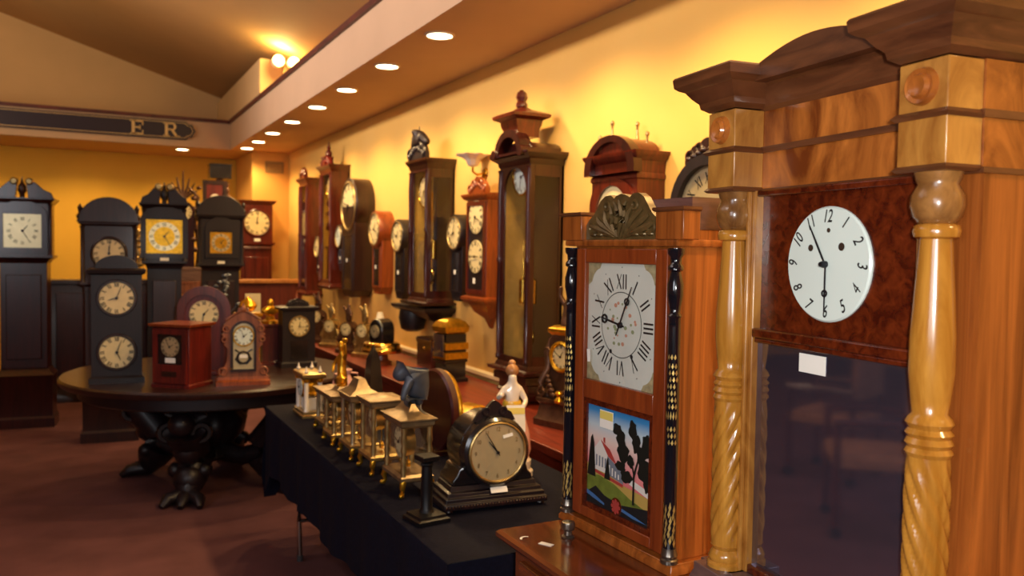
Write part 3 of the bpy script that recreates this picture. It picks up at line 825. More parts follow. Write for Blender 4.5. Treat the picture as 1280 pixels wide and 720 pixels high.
# black column stand
t = thing('column_stand', 'small black square-based column stand standing left of the drum mantel clock', 'stand', (.975, 2.45, TT), 8)
MB().rect(-.056, .056, -.056, .056, [(0, 0), (.012, 0), (.016, -.008), (.024, -.010), (.028, -.03)], back=True).build('base', M['blackmetal'], t)
MB().lathe([(.026, .026), (.034, .022), (.04, .019), (.10, .0195), (.175, .017), (.18, .021), (.185, .018), (.192, .026)], (0, 0, 0), 'z', 20).build('shaft', M['blackmetal'], t)
MB().rect(-.03, .03, -.03, .03, [(.192, -.004), (.196, 0), (.208, 0), (.21, -.002)], back=True).build('cap', M['blackmetal'], t)

# ------------------------------------------------------------------ brass and glass regulators along the table edge
def crystal(loc, label, w=.16, d=.12, h=.30, roof=.05, metal='brassdull', rz=-90, swell=True, foot=.05, clawed=True, name='crystal_regulator', finial=None):
    t = thing(name, label, 'clock', loc, rz, 'brass and glass clocks along the table edge')
    x0, x1, y0, y1 = -w / 2, w / 2, -d / 2, d / 2
    for sx in (-1, 1):
        for sy in (-1, 1):
            X, Yy = sx * (w / 2 - .012), sy * (d / 2 - .012)
            if clawed:
                mb = MB().tube([(X, Yy, foot + .012), (X + sx * .012, Yy + sy * .008, foot * .75), (X + sx * .004, Yy + sy * .004, foot * .35), (X + sx * .014, Yy + sy * .012, .008)], [.013, .011, .007, .010], 8)
                mb.ball((X + sx * .016, Yy + sy * .014, .008), .008, 8, 5)
            else:
                mb = MB().lathe([(0, .010), (.01, .014), (foot, .012)], (X, Yy, 0), 'z', 12)
            mb.build('foot', M['gilt'] if clawed else M[metal], t, ang=60)
            rr = .009
            pr = [(foot + .02, rr * 1.2), (foot + .03, rr)] + ([(foot + .03 + (h - foot - .09) * k / 8, rr * (1.25 if k % 2 else .85)) for k in range(1, 8)] if swell else []) + [(h - .05, rr), (h - .03, rr * 1.2)]
            MB().lathe(pr, (X, Yy, 0), 'z', 12).build('corner_post', M['brassdull'] if swell else M['pewterbrass'], t, ang=60)
    MB().rect(x0, x1, y0, y1, [(foot, -.006), (foot + .006, .002), (foot + .018, .002), (foot + .026, -.008)], back=True).build('base', M[metal], t)
    MB().rect(x0, x1, y0, y1, [(h - .032, -.008), (h - .024, 0), (h - .01, .002), (h - .004, .010), (h, .010)], back=True).build('top', M['brasstaupe'], t)
    if roof:
        MB().rect(x0, x1, y0, y1, [(h, .004), (h + roof * .3, -w * .16), (h + roof * .6, -w * .22), (h + roof, -w * .27)], back=True).build('roof', M['brasstaupe'], t)
    for (a, b, c, e) in ((x0 + .02, x1 - .02, y0 + .010, y0 + .012), (x0 + .02, x1 - .02, y1 - .012, y1 - .010), (x0 + .010, x0 + .012, y0 + .02, y1 - .02), (x1 - .012, x1 - .010, y0 + .02, y1 - .02)):
        MB().box(a, b, c, e, foot + .026, h - .032).build('glass_pane', M['clear'], t)
    r = w * .28; cz = h - .04 - r
    dial(t, 0, cz, r, y0 + .03, M['dialcream']); hands(t, 0, cz, r, y0 + .024, 40, -70)
    MB().lathe([(-.0, r * 1.05), (.04, r * .9), (.045, r * .4)], (0, y0 + .032, cz), 'y', 24).build('movement', M['brassdull'], t)
    zp = max(foot + .045, cz - r * 2.3); mb = MB().box(-.002, .002, 0, .003, zp, cz); mb.lathe([(-.004, .014), (.006, .014)], (0, 0, zp), 'y', 16)
    mb.build('pendulum', M['gilt'], t)
    if finial: finial(t, h + roof)
    return t

def bronze_figure(t, z):
    # cloaked figure bending forward, seated on the roof
    q = [(.016, -.03), (.028, .015), (.038, .06), (.036, .10), (.012, .125), (-.016, .116), (-.036, .098), (-.046, .078), (-.004, .085), (-.024, .045), (-.034, .01), (.046, .02), (.05, -.02)]
    e = [(0, 1), (1, 2), (2, 3), (3, 4), (4, 5), (5, 6), (6, 7), (4, 8), (8, 9), (9, 10), (2, 11), (11, 12)]
    v = [(.03 * (k in (8, 9, 10)) - .02 * (k in (11, 12)), y, z + h) for k, (y, h) in enumerate(q)]
    r = [.046, .046, .044, .044,    .040, .036, .032, .018, .020, .015, .010, .022, .014]
    o = skin('figure_finial', v, e, r, M['bronze'], t); o['label'] = 'blue grey bronze bending cloaked figure'
crystal((1.04, 2.80, TT), 'nearest brass and glass clock, clawed feet, bluish bronze figure on its roof', .20, .12, .272, .045, 'brasstaupe', finial=bronze_figure)
def urn(t, z):
    MB().lathe([(0, .02), (.006, .022), (.012, .008), (.02, .018), (.038, .024), (.046, .012), (.056, .006), (.06, .002)], (0, 0, z), 'z', 14).build('urn_finial', M['gilt'], t)
crystal((1.04, 3.10, TT), 'second brass and glass clock from the near end, with a flat top and swelling posts', .16, .13, .285, .012, 'brassdull')
crystal((1.03, 3.36, TT), 'third brass and glass clock in the row, silvery plain posts under a domed roof', .17, .12, .265, .06, 'brassdull', swell=False, foot=.04)
crystal((1.03, 3.63, TT), 'fourth brass and glass clock in the row, with a small gilt urn on its roof', .15, .12, .22, .03, 'brassdull', foot=.03, finial=urn)
crystal((1.06, 3.89, TT), 'fifth brass and glass clock in the row, low and broad with a flat top', .17, .12, .20, .012, 'brassdull', swell=False, foot=.03, clawed=True)

# white onyx portico clock at the far end of the row
t = thing('portico_clock', 'pale portico clock with white pillars at the far end of the table edge', 'clock', (1.05, 4.3, TT), -90)
MB().rect(-.11, .11, -.06, .06, [(0, 0), (.012, 0), (.016, -.006), (.03, -.006)], back=True).build('base', M['brassdull'], t)
for s in (-1, 1):
    for q in (-1, 1):
        c = MB().lathe([(.03, .015), (.04, .012), (.17, .0115), (.18, .012)], (s * .085, q * .035, 0), 'z', 14).build('pillar', M['porcelainw'], t, ang=60)
        MB().lathe([(.178, .012), (.186, .017), (.196, .017), (.2, .012)], (s * .085, q * .035, 0), 'z', 14).build('pillar_cap', M['gilt'], c)
        MB().lathe([(.226, .008), (.234, .012), (.244, .006), (.262, .002)], (s * .085, q * .035, 0), 'z', 12).build('finial', M['porcelainw'], t)
MB().rect(-.11, .11, -.06, .06, [(.2, -.004), (.206, 0), (.222, 0), (.226, -.006)], back=True).build('top', M['brassdull'], t)
MB().lathe([(-.045, .046), (-.038, .052), (.03, .052), (.034, .04)], (0, 0, .145), 'y', 28).build('drum', M['gilt'], t)
dial(t, 0, .145, .044, -.047, M['dialwhite']); hands(t, 0, .145, .044, -.053, 60, -20)
MB().box(-.05, .05, -.03, .03, .03, .092).build('plinth_block', M['porcelainw'], t)

# gilt figure candlestick
t = thing('gilt_figure', 'tall shiny gilt figure on a round foot behind the portico clock', 'statuette', (1.15, 4.05, TT), -60)
MB().lathe([(0, .05), (.012, .052), (.02, .04), (.04, .03), (.055, .036), (.075, .03), (.10, .02), (.14, .03), (.155, .036), (.165, .025)], (0, 0, 0), 'z', 20).build('pedestal', M['gilt'], t)
skin('figure', [(0, 0, .165), (.005, 0, .23), (0, 0, .285), (0, 0, .325), (0, 0, .35), (0, -.004, .382), (.02, 0, .32), (.045, -.02, .345), (.05, -.03, .40), (-.02, 0, .32), (-.045, -.01, .285), (-.03, -.03, .25), (0, -.002, .405)],
     [(0, 1), (1, 2), (2, 3), (3, 4), (4, 5), (3, 6), (6, 7), (7, 8), (3, 9), (9, 10), (10, 11), (5, 12)], [.034, .027, .021, .022, .010, .018, .012, .009, .007, .012, .009, .007, .009], M['gilt'], t)
MB().lathe([(0, .006), (.006, .012), (.02, .014), (.024, .008)], (.052, -.032, .40), 'z', 12).build('torch_cup', M['gilt'], t)

# dark obelisk clock
t = thing('obelisk', 'dark pointed obelisk standing in the middle of the table behind the brass clocks', 'obelisk', (1.33, 4.10, TT), 10)
MB().rect(-.05, .05, -.05, .05, [(0, .01), (.03, .01), (.036, 0), (.05, 0)], back=True).build('base', M['blackcase'], t)
MB().rect(-.042, .042, -.042, .042, [(.05, 0), (.30, -.016), (.375, -.041)], back=True).build('shaft', M['blackcase'], t)
t = thing('porcelain_vase', 'small pink porcelain vase left of the dark obelisk', 'vase', (1.24, 4.28, TT))
MB().lathe([(0, .028), (.008, .03), (.02, .02), (.08, .05), (.13, .055), (.17, .035), (.2, .02), (.225, .032), (.23, .03)], (0, 0, 0), 'z', 20).build('body', M['porcelain'], t)
for s in (-1, 1): MB().tube([(s * .02, 0, .21), (s * .06, 0, .205), (s * .07, 0, .16), (s * .05, 0, .12)], .006, 6).build('handle', M['porcelain'], t, ang=60)

# round maroon clock seen from behind with gilt bezel on its far side
t = thing('round_clock', 'large round maroon wooden clock turned away, showing its back and gilt rim', 'clock', (1.345, 3.27, TT), 95)
R = .172
MB().lathe([(-.02, R * .9), (-.014, R), (.012, R), (.02, R * .95)], (0, 0, R + .012), 'y', 48, sq=1.02).build('case', W['maroondk'], t)
MB().rect(-.07, .07, -.05, .05, [(0, 0), (.012, 0), (.016, -.01), (.03, -.015)], back=True).build('base', W['mahog'], t)
MB().torus((0, -.024, R + .012), R * .9, .016, 'y', 48, 8).build('bezel', M['gilt'], t)
dial(t, 0, R + .012, R * .8, -.026, M['dialcream']); hands(t, 0, R + .012, R * .8, -.042, 60, -40)

# gilt drum clock lying beside it
t = thing('gilt_clock', 'low gilt casket clock behind the drum mantel clock', 'clock', (1.585, 3.45, TT), -75)
MB().rect(-.075, .075, -.05, .05, [(0, .01), (.014, .012), (.02, 0), (.11, 0), (.12, .014), (.135, .014), (.142, 0), (.16, -.025)], back=True).build('case', M['gilt'], t)
for s in (-1, 1):
    for q in (-1, 1): MB().lathe([(.02, .010), (.11, .010)], (s * .07, q * .046, 0), 'z', 10).build('corner_post', M['brass'], t)
dial(t, 0, .068, .04, -.053, M['dialwhite']); hands(t, 0, .068, .04, -.059, 60, -40)

# pink porcelain lady with tags, in a clear case
t = thing('porcelain_lady', 'pink and white porcelain lady figurine with paper tags behind the drum mantel clock', 'figurine', (1.47, 2.82, TT), -20)
MB().lathe([(0, .085), (.02, .085), (.028, .075), (.06, .078), (.068, .07)], (0, 0, 0), 'z', 28, sq=.8).build('base', M['porcelainw'], t)
MB().lathe([(.066, .066), (.10, .074), (.16, .070), (.21, .056), (.25, .044), (.275, .034), (.285, .032)], (0, 0, 0), 'z', 24, sq=.8, fl=lambda a, h: 1 + .05 * cos(7 * a) * max(0, (.25 - h) / .2)).build('skirt', M['porcelain'], t, ang=70)
skin('body', [(0, 0, .27), (0, 0, .30), (0, 0, .335), (0, -.002, .362), (0, -.006, .395), (.03, 0, .33), (.052, -.01, .29), (.035, -.05, .27), (-.03, 0, .33), (-.056, -.012, .30), (-.045, -.05, .32)],
     [(0, 1), (1, 2), (2, 3), (3, 4), (2, 5), (5, 6), (6, 7), (2, 8), (8, 9), (9, 10)], [.033, .027, .032, .013, .023, .016, .011, .009, .016, .011, .009], M['porcelainw'], t)
mb = MB(); mb.ball((0, .010, .404), .026, 12, 8); mb.ball((0, .018, .430), .015, 10, 6); mb.build('hair', M['hairlight'], t)
MB().lathe([(.270, .036), (.278, .038), (.29, .034)], (0, 0, 0), 'z', 20, sq=.85).build('sash', M['porcelainy'], t)
s = MB().box(-.035, .035, -.001, .001, -.05, .05).build('price_tag', M['paper'], t); s.location = (.005, -.080, .235); s.rotation_euler = (rad(-14), 0, rad(4)); s['label'] = 'white paper tag hung on the skirt'
s = MB().box(-.034, .034, -.001, .001, -.012, .012).build('yellow_tag', M['paperyellow'], t); s.location = (.005, -.0745, .262); s.rotation_euler = (rad(-14), 0, rad(4)); s['label'] = 'yellow strip of paper on the tag'

# ------------------------------------------------------------------ long bench by the wall and what stands on it
t = thing('wall_bench', 'long red brown bench along the yellow wall behind the cloth-covered table', 'bench', (0, 0, 0))
MB().box(1.74, 2.265, 2.45, 7.6, .745, .785).build('bench_top', W['bench'], t, bev=.004)
MB().box(1.765, 2.24, 2.5, 7.55, .60, .745).build('apron', W['bench'], t)
for y in (2.55, 4.2, 5.9, 7.5):
    for x in (1.79, 2.21): MB().box(x - .03, x + .03, y - .03, y + .03, 0, .60).build('leg', W['mahog'], t)
BZ = .785

# figural carved clock
t = thing('figural_clock', 'tall dark scroll-carved clock with gilt touches and a figure on top, by the wall', 'clock', (2.04, 3.34, BZ), -75)
MB().rect(-.12, .12, -.09, .09, [(0, .01), (.03, .012), (.045, 0), (.10, -.01), (.115, .004), (.13, .004)], back=True).build('base', M['bronzedk'], t)
mb = MB()
for s in (-1, 1):
    mb.tube([(s * .10, -.06, .13), (s * .115, -.06, .20), (s * .085, -.05, .27), (s * .10, -.04, .34), (s * .085, -.03, .40), (s * .05, -.03, .43)], [.022, .026, .018, .022, .018, .012], 8)
    mb.torus((s * .112, -.07, .155), .02, .009, 'y', 16, 6); mb.torus((s * .095, -.05, .345), .018, .008, 'y', 16, 6)
    for k in range(5): mb.ball((s * (.03 + .014 * k), -.075 + .004 * k, .15 + .02 * k), .016, 8, 5, 1.3, .8, .8)
mb.build('scroll_carving', M['bronzedk'], t, ang=60)
mb = MB(); mb.prism(archp(-.085, .085, .13, .45, 12, .07), -.05, .06); mb.build('case', M['bronzedk'], t)
MB().torus((0, -.055, .33), .064, .011, 'y', 32, 8).build('bezel', M['gilt'], t)
dial(t, 0, .33, .06, -.053, M['dialcream']); hands(t, 0, .33, .06, -.06, 30, -60)
MB().rect(-.07, .07, -.05, .05, [(.43, 0), (.445, .012), (.46, .012), (.475, -.01)], back=True).build('top', M['gilt'], t)
skin('figure', [(0, 0, .47), (0, 0, .52), (0, 0, .57), (0, 0, .605), (0, -.003, .635), (.03, -.005, .565), (.05, -.02, .52), (-.03, 0, .57), (-.055, -.01, .61), (-.05, -.01, .66), (.03, -.03, .475), (-.03, -.03, .475)],
     [(0, 1), (1, 2), (2, 3), (3, 4), (2, 5), (5, 6), (2, 7), (7, 8), (8, 9), (0, 10), (0, 11)], [.036, .03, .03, .013, .022, .016, .011, .016, .012, .010, .018, .018], M['bronzedk'], t)
MB().lathe([(0, .018), (.012, .022), (.03, .01), (.045, .02), (.055, .012)], (.02, -.085, .12), 'z', 14).build('gilt_urn', M['gilt'], t)

# upright brass drum clock
t = thing('brass_clock', 'upright banded brass clock with domed top and dark glass face, near the bright wall', 'clock', (2.06, 4.80, BZ), -80)
MB().rect(-.075, .075, -.085, .085, [(0, 0), (.02, 0), (.03, -.012), (.12, -.012), (.125, -.004), (.14, -.004)], back=True).build('base', M['blackcase'], t)
mb = MB()
for z in (.14, .20): mb.rect(-.075, .075, -.085, .085, [(z, -.01), (z + .006, 0), (z + .044, 0), (z + .05, -.012)], back=True)
mb.build('brass_band', M['gilt'], t)
MB().box(-.062, .062, -.075, .075, .19, .30).build('body', M['blackcase'], t)
MB().rect(-.075, .075, -.085, .085, [(.295, -.025), (.315, 0), (.345, .004), (.375, -.012), (.395, -.045), (.40, -.068)], back=True).build('dome_top', M['gilt'], t)
MB().box(-.055, .055, -.092, -.086, .16, .30).build('face_glass', M['mirror'], t)

# tiered brass clock with dark dome
t = thing('tiered_clock', 'broad tiered brass stand with a dark domed clock on top under the dark wall bracket', 'clock', (1.92, 5.73, BZ), -70)
MB().lathe([(0, .07), (.02, .075), (.03, .05), (.06, .045), (.08, .06)], (0, 0, 0), 'z', 24).build('foot', W['amber'], t)
MB().lathe([(.078, .13), (.085, .165), (.105, .17), (.115, .155), (.125, .15), (.14, .15), (.15, .14), (.158, .12)], (0, 0, 0), 'z', 36, sq=.8).build('tier', M['brass'], t)
MB().prism(archp(-.075, .075, .155, .325, 12, .08), -.06, .06).build('dome', M['blackcase'], t, bev=.012)
dial(t, 0, .235, .045, -.066, M['dialsilver']); hands(t, 0, .235, .045, -.072, 60, -30)

t = thing('wooden_box', 'dark square wooden box on the bench under the dark wall bracket', 'box', (2.245, 5.42, BZ), -90)
MB().box(-.14, .14, -.12, -.0, 0, .17).build('body', W['mahog'], t, bev=.004)
MB().rect(-.142, .142, -.122, .0, [(.17, 0), (.19, .004), (.2, .004), (.208, -.006)], back=True).build('lid', W['mahog'], t)
MB().lathe([(-.006, .006), (0, .01)], (0, -.12, .14), 'y', 10).build('lock_plate', M['brass'], t)

# small figural brass clocks farther along
def small_figural(loc, label, h, mat, rz, dome=False):
    t = thing('figural_clock', label, 'clock', loc, rz, 'small figural clocks on the bench')
    MB().rect(-.09, .09, -.06, .06, [(0, 0), (.03, .0), (.04, -.012), (.07, -.02)], back=True).build('base', mat, t)
    mb = MB(); mb.prism(archp(-.06, .06, .07, h * .62, 10), -.04, .04)
    for s in (-1, 1):
        mb.tube([(s * .075, -.02, .07), (s * .085, -.02, h * .25), (s * .06, -.02, h * .42), (s * .07, -.02, h * .5)], [.016, .02, .012, .014], 8)
        mb.torus((s * .07, -.03, .10), .018, .007, 'y', 14, 6)
    mb.build('case', mat, t, ang=50)
    dial(t, 0, h * .62 - .06, .048, -.043, M['dialcream']); hands(t, 0, h * .62 - .06, .048, -.05, 50, -60)
    z = h * .6
    skin('figure', [(0, 0, z), (0, 0, z + h * .13), (0, 0, z + h * .24), (0, 0, z + h * .31), (0, 0, z + h * .37), (.03, -.01, z + h * .2), (.045, -.03, z + h * .12), (-.03, 0, z + h * .25), (-.05, -.01, z + h * .33)],
         [(0, 1), (1, 2), (2, 3), (3, 4), (2, 5), (5, 6), (2, 7), (7, 8)], [.03, .026, .024, .011, .018, .012, .009, .012, .009], mat, t)
small_figural((1.92, 6.12, BZ), 'gilt brown figural clock just left of the tiered brass stand', .42, M['brassdull'], -60)
small_figural((1.88, 6.42, BZ), 'dark bronze figural clock second along the bench from the tiered brass stand', .40, M['bronzedk'], -55)
small_figural((1.86, 6.85, BZ), 'pale brass figural clock third along the bench from the tiered stand', .38, M['brassdull'], -50)
small_figural((1.85, 7.25, BZ), 'bronze figural clock at the far end of the bench', .46, M['bronzedk'], -50)
t = thing('oil_lamp', 'small amber lamp with a pale glass globe on the bench beyond the tiered brass stand', 'lamp', (2.08, 6.25, BZ))
MB().lathe([(0, .06), (.02, .06), (.03, .03), (.10, .025), (.13, .05), (.17, .05), (.19, .03)], (0, 0, 0), 'z', 20).build('base', M['brassdull'], t)
MB().lathe([(.19, .03), (.21, .05), (.25, .055), (.29, .03), (.33, .022)], (0, 0, 0), 'z', 20).build('globe', M['frost'], t)

# ------------------------------------------------------------------ clocks hung on the yellow wall
def leafcrest(t, w, z, h, y, mat, name='carved_crest', figure=True):
    mb = MB(); n = 12
    pts = [(-w / 2, z)] + [(-w / 2 + w * k / n, z + h * (.25 + .6 * sin(PI * k / n) + .12 * abs(sin(3 * PI * k / n)))) for k in range(n + 1)] + [(w / 2, z)]
    mb.prism(pts, y, y + .03)
    for s in (-1, 1):
        mb.torus((s * w * .38, y, z + h * .3), h * .2, h * .08, 'y', 16, 6); mb.torus((s * w * .18, y, z + h * .6), h * .16, h * .07, 'y', 16, 6)
        for k in range(4): mb.ball((s * w * (.08 + .11 * k), y, z + h * (.5 - .1 * k)), h * .14, 8, 5, 1.3, .7, .9)
    return mb.build(name, mat, t, ang=50)

def regulator(loc, label, w, d, h, m, crest='eagle', dialz=None, dr=None, face='dialcream', side_glass=True, back='walnut', corbel=.0, base_ext=0., cornice_ov=.035, group='long case regulators on the yellow wall', weights=True, name='wall_regulator', sash='rect'):
    t = thing(name, label, 'clock', loc, -90, group)
    wm = W[m]; x0, x1 = -w / 2, w / 2; p = .028
    # bottom, top, posts, back
    MB().box(x0, x1, -.014, 0, .05, h - .04).build('back_board', M[back] if back in M else W[back], t)
    mb = MB(); mb.rect(x0, x1, -d, 0, [(.0, .0), (.012, .02 + base_ext), (.03, .024 + base_ext), (.036, .01), (.05, .006), (.06, -.001)]); mb.build('base_moulding', wm, t)
    mb = MB(); mb.rect(x0, x1, -d, 0, [(h - .07, -.001), (h - .06, .006), (h - .04, .010), (h - .025, cornice_ov * .7), (h - .012, cornice_ov), (h, cornice_ov)]); mb.build('cornice', wm, t)
    for s in (-1, 1):
        a, b = sorted((s * w / 2, s * (w / 2 - p)))
        MB().box(a, b, -d, -d + p, .05, h - .05).build('front_post', wm, t, bev=.002)
        MB().box(a, b, -p, 0, .05, h - .05).build('rear_post', wm, t)
        mb = MB(); c = s * (w / 2 - p / 2); r = .014
        mb.lathe([(.07, r), (.09, r * 1.2), (.10, r * .8), (h * .28, r * 1.15), (h * .5, r * .85), (h * .52, r * 1.3), (h * .54, r * .85), (h * .8, r * 1.1), (h - .1, r * .8), (h - .08, r * 1.2)], (c, -d - .002, 0), 'z', 10)
        mb.build('turned_column', wm, t, ang=60)
        a, b = sorted((s * w / 2, s * (w / 2 - .006)))
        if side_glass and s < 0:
            MB().box(a, b, -d + p, -p, .05, h - .05).build('side_panel', M['reflpaint'], t)['label'] = 'far side panel coloured pale like a room reflection'  # pale colour painted in for the yellow room mirrored in the door glass
        elif side_glass:
            for za, zb_ in ((.05, .11), (h - .13, h - .05)): MB().box(a, b, -d + p, -p, za, zb_).build('side_rail', wm, t)
            MB().box(s * (w / 2 - .004) - .001, s * (w / 2 - .004) + .001, -d + p, -p, .11, h - .13).build('side_glass', M['clear'], t)
        else:
            MB().box(a, b, -d + p, -p, .05, h - .05).build('side_panel', wm, t)
    # door
    ix0, ix1 = x0 + p, x1 - p; mb = MB()
    if sash == 'arch':
        mb.frame(archp(ix0, ix1, .06, h - .055, 12, .001), archp(ix0 + .022, ix1 - .022, .095, h - .075, 12), -d, -d + .015)
        pp = archp(ix0 + .022, ix1 - .022, .095, h - .075, 12)
    else:
        mb.frame(rectp(ix0, ix1, .06, h - .055), rectp(ix0 + .022, ix1 - .022, .095, h - .085), -d, -d + .015); pp = rectp(ix0 + .022, ix1 - .022, .095, h - .085)
    door = mb.build('door', wm, t); pane(door, pp, -d + .008)
    dr = dr or w * .32; dialz = dialz or h - .10 - dr
    dial(t, 0, dialz, dr, -d + .045, M[face]); hands(t, 0, dialz, dr, -d + .038, random.uniform(0, 360), random.uniform(0, 360))
    MB().torus((0, -d + .043, dialz), dr * 1.02, dr * .07, 'y', 32, 6).build('dial_ring', M['brass'], t)
    zb = .20; mb = MB().box(-.004, .004, -d / 2 - .002, -d / 2 + .002, zb, dialz); mb.lathe([(-.008, .05), (0, .055), (.008, .05)], (0, -d / 2, zb), 'y', 24); mb.build('pendulum', M['brass'], t)
    if weights:
        for s in (-1, 1): MB().lathe([(0, .018), (.005, .022), (.13, .022), (.135, .016), (.145, .004), (.35, .0015)], (s * w * .16, -d * .55, h * .32), 'z', 14).build('weight', M['brass'], t)
    if corbel:
        mb = MB(); mb.rings([[(-w / 2 * k, -d * k, z), (w / 2 * k, -d * k, z), (w / 2 * k, 0, z), (-w / 2 * k, 0, z)] for z, k in ((-corbel, .12), (-corbel * .7, .35), (-corbel * .45, .42), (-corbel * .25, .8), (0, .95), (.005, .95))])
        mb.build('corbel', wm, t)
    if crest == 'eagle':
        leafcrest(t, w * 1.0, h, .15, -d - .02, W['black'])
        mb = MB().lathe([(0, .02), (.02, .028), (.05, .016), (.06, .02), (.09, .008), (.17, .003)], (0, -d, h + .06), 'z', 12); mb.build('finial', W['black'], t)
        skin('carved_bird', [(0, -d, h + .08), (0, -d - .01, h + .15), (0, -d - .03, h + .195), (.07, -d, h + .15), (.14, -d + .01, h + .10), (-.07, -d, h + .15), (-.14, -d + .01, h + .10), (.0, -d - .06, h + .19)],
             [(0, 1), (1, 2), (1, 3), (3, 4), (1, 5), (5, 6), (2, 7)], [.045, .042, .026, .034, .024, .034, .024, .010], W['black'], t)
    elif crest == 'urn':
        leafcrest(t, w * .8, h, .10, -d - .01, W['red'])
        MB().rect(-.05, .05, -d - .02, -d + .06, [(h, 0), (h + .03, .01), (h + .05, -.01), (h + .07, .012), (h + .085, .012)]).build('crest_block', W['red'], t)
        MB().lathe([(0, .02), (.02, .035), (.05, .03), (.07, .012), (.09, .02), (.12, .008), (.15, .003)], (0, -d + .03, h + .085), 'z', 14).build('finial', W['red'], t)
    elif crest == 'small':
        leafcrest(t, w * .7, h, .12, -d - .01, wm)
    return t

# far pair
regulator((XW, 9.03, 1.10), 'farthest tall red brown wall clock beside the room corner', .34, .17, 1.26, 'mahog2', 'small', face='dialwhite', side_glass=False, dr=.10, weights=False)
regulator((XW, 8.07, 1.215), 'tall red brown wall clock with an urn finial, second from the room corner', .40, .18, 1.20, 'mahog2', 'urn', face='dialcream', side_glass=False, dr=.11, weights=False)
# dark vienna regulator with the carved bird
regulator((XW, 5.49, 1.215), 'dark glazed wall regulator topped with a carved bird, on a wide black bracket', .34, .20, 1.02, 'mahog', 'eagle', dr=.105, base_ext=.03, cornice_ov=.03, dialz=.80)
t = thing('wall_bracket', 'wide dark wall shelf with a rounded pendant below the carved-bird regulator', 'shelf', (XW, 5.66, 1.165), -90)
MB().rect(-.30, .38, -.22, 0, [(0, -.02), (.012, 0), (.03, .01), (.042, .01)]).build('shelf', W['black'], t)
MB().rings([[(.18 - .17 * k, -.21 * k, z), (.18 + .17 * k, -.21 * k, z), (.18 + .17 * k, 0, z), (.18 - .17 * k, 0, z)] for z, k in ((-.10, .15), (-.07, .3), (-.04, .7), (0, .95))]).build('corbel', W['black'], t)
MB().lathe([(-.16, .05), (-.14, .09), (-.06, .11), (0, .10)], (-.15, -.115, 0), 'z', 24, sq=.95).build('pendant', W['black'], t)

# large regulator with the pagoda hood
def pagoda():
    w, d, h = .36, .205, 1.20
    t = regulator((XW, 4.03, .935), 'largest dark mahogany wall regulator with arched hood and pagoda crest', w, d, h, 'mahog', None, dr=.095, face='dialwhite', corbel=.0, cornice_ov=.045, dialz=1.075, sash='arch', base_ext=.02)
    # rounded roof
    n = 10; mb = MB(); mb.rings([[(-w / 2 * k, -d * .95, h + z), (w / 2 * k, -d * .95, h + z), (w / 2 * k, -.02, h + z), (-w / 2 * k, -.02, h + z)] for z, k in ((0, 1), (.02, .98), (.04, .85), (.055, .6), (.06, .3))]); mb.build('rounded_roof', W['mahog'], t)
    mb = MB(); mb.frame(archp(-.16, .16, h - .02, h + .125, 12, .14), archp(-.115, .115, h - .02, h + .085, 12, .10), -d - .05, -d + .02)
    for s in (-1, 1): mb.lathe([(-.06, .028), (.02, .028)], (s * .155, -d, h + .0), 'y', 16)
    mb.build('arched_hood', W['mahog'], t)
    MB().rect(-.085, .085, -d - .03, -d + .10, [(h + .085, 0), (h + .125, 0), (h + .15, .01), (h + .175, .014), (h + .19, .045), (h + .205, .048), (h + .215, .03), (h + .235, -.03), (h + .25, -.05)], back=True).build('pagoda_crest', W['mahog2'], t)
    MB().lathe([(0, .02), (.012, .032), (.03, .03), (.04, .022), (.06, .032), (.085, .026), (.10, .008)], (0, -d + .035, h + .245), 'z', 14, fl=lambda a, q: 1 + .12 * cos(5 * a)).build('pine_finial', W['mahog2'], t)
    mb = MB(); mb.rings([[(-w / 2 * k, -d * k2, z), (w / 2 * k, -d * k2, z), (w / 2 * k, 0, z), (-w / 2 * k, 0, z)] for z, k, k2 in ((-.13, .92, .9), (-.10, 1.0, 1.02), (-.09, .95, .95), (-.05, .95, .95), (-.04, 1.06, 1.08), (0, 1.06, 1.08))]); mb.build('base_drawer', W['mahog'], t)
pagoda()

def round_drop(loc, label, R, body_w, drop, d, m, face='dialcream', group='round dial drop clocks on the yellow wall', tagz=True, bez=None, bd=None):
    # z origin = bottom of drop box
    t = thing('drop_clock', label, 'clock', loc, -90, group)
    cz = drop + R * .9; bw = body_w; bd = bd or d * .85
    MB().prism([(-bw / 2, .06), (-bw / 2 * .6, .0), (bw / 2 * .6, .0), (bw / 2, .06), (bw / 2, cz), (-bw / 2, cz)], -bd, 0).build('drop_case', W[m], t, bev=.003)
    mb = MB(); mb.lathe([(-d, R * .86), (-d - .012, R * .9), (-d - .012, R * .96), (-d, R), (0, R)], (0, 0, cz), 'y', 40); mb.build('round_case', W[m], t)
    MB().torus((0, -d - .01, cz), R * .85, R * .05, 'y', 40, 8).build('bezel', M[bez or 'brassdull'], t)
    dial(t, 0, cz, R * .83, -d - .006, M[face]); hands(t, 0, cz, R * .83, -d - .014, random.uniform(0, 360), random.uniform(0, 360))
    a = bw * .32; z0, z1 = .07, cz - R * 1.05
    if z1 - z0 > .06:
        mb = MB(); mb.frame(rectp(-a - .014, a + .014, z0 - .014, z1 + .014), rectp(-a, a, z0, z1), -bd - .01, -bd + .002); mb.build('door', W[m], t)
        MB().box(-a, a, -bd - .004, -bd - .001, z0, z1).build('tablet_glass', M['blackcase'], t)
    if tagz: sticker(t, -.0, max(z0 + .03, z1 * .6), .035, .03, -bd - .012)
    return t
round_drop((XW, 7.32, 1.18), 'large dark wall clock with the biggest round cream dial over a drop case', .25, .40, .585, .16, 'walnut', bd=.17)
round_drop((XW, 6.70, 1.235), 'amber oak wall clock with round cream dial and small drop case', .155, .25, .40, .12, 'amber')
round_drop((XW, 6.22, 1.22), 'narrow dark wall clock with round dial left of the carved-bird regulator', .135, .20, .37, .09, 'black')
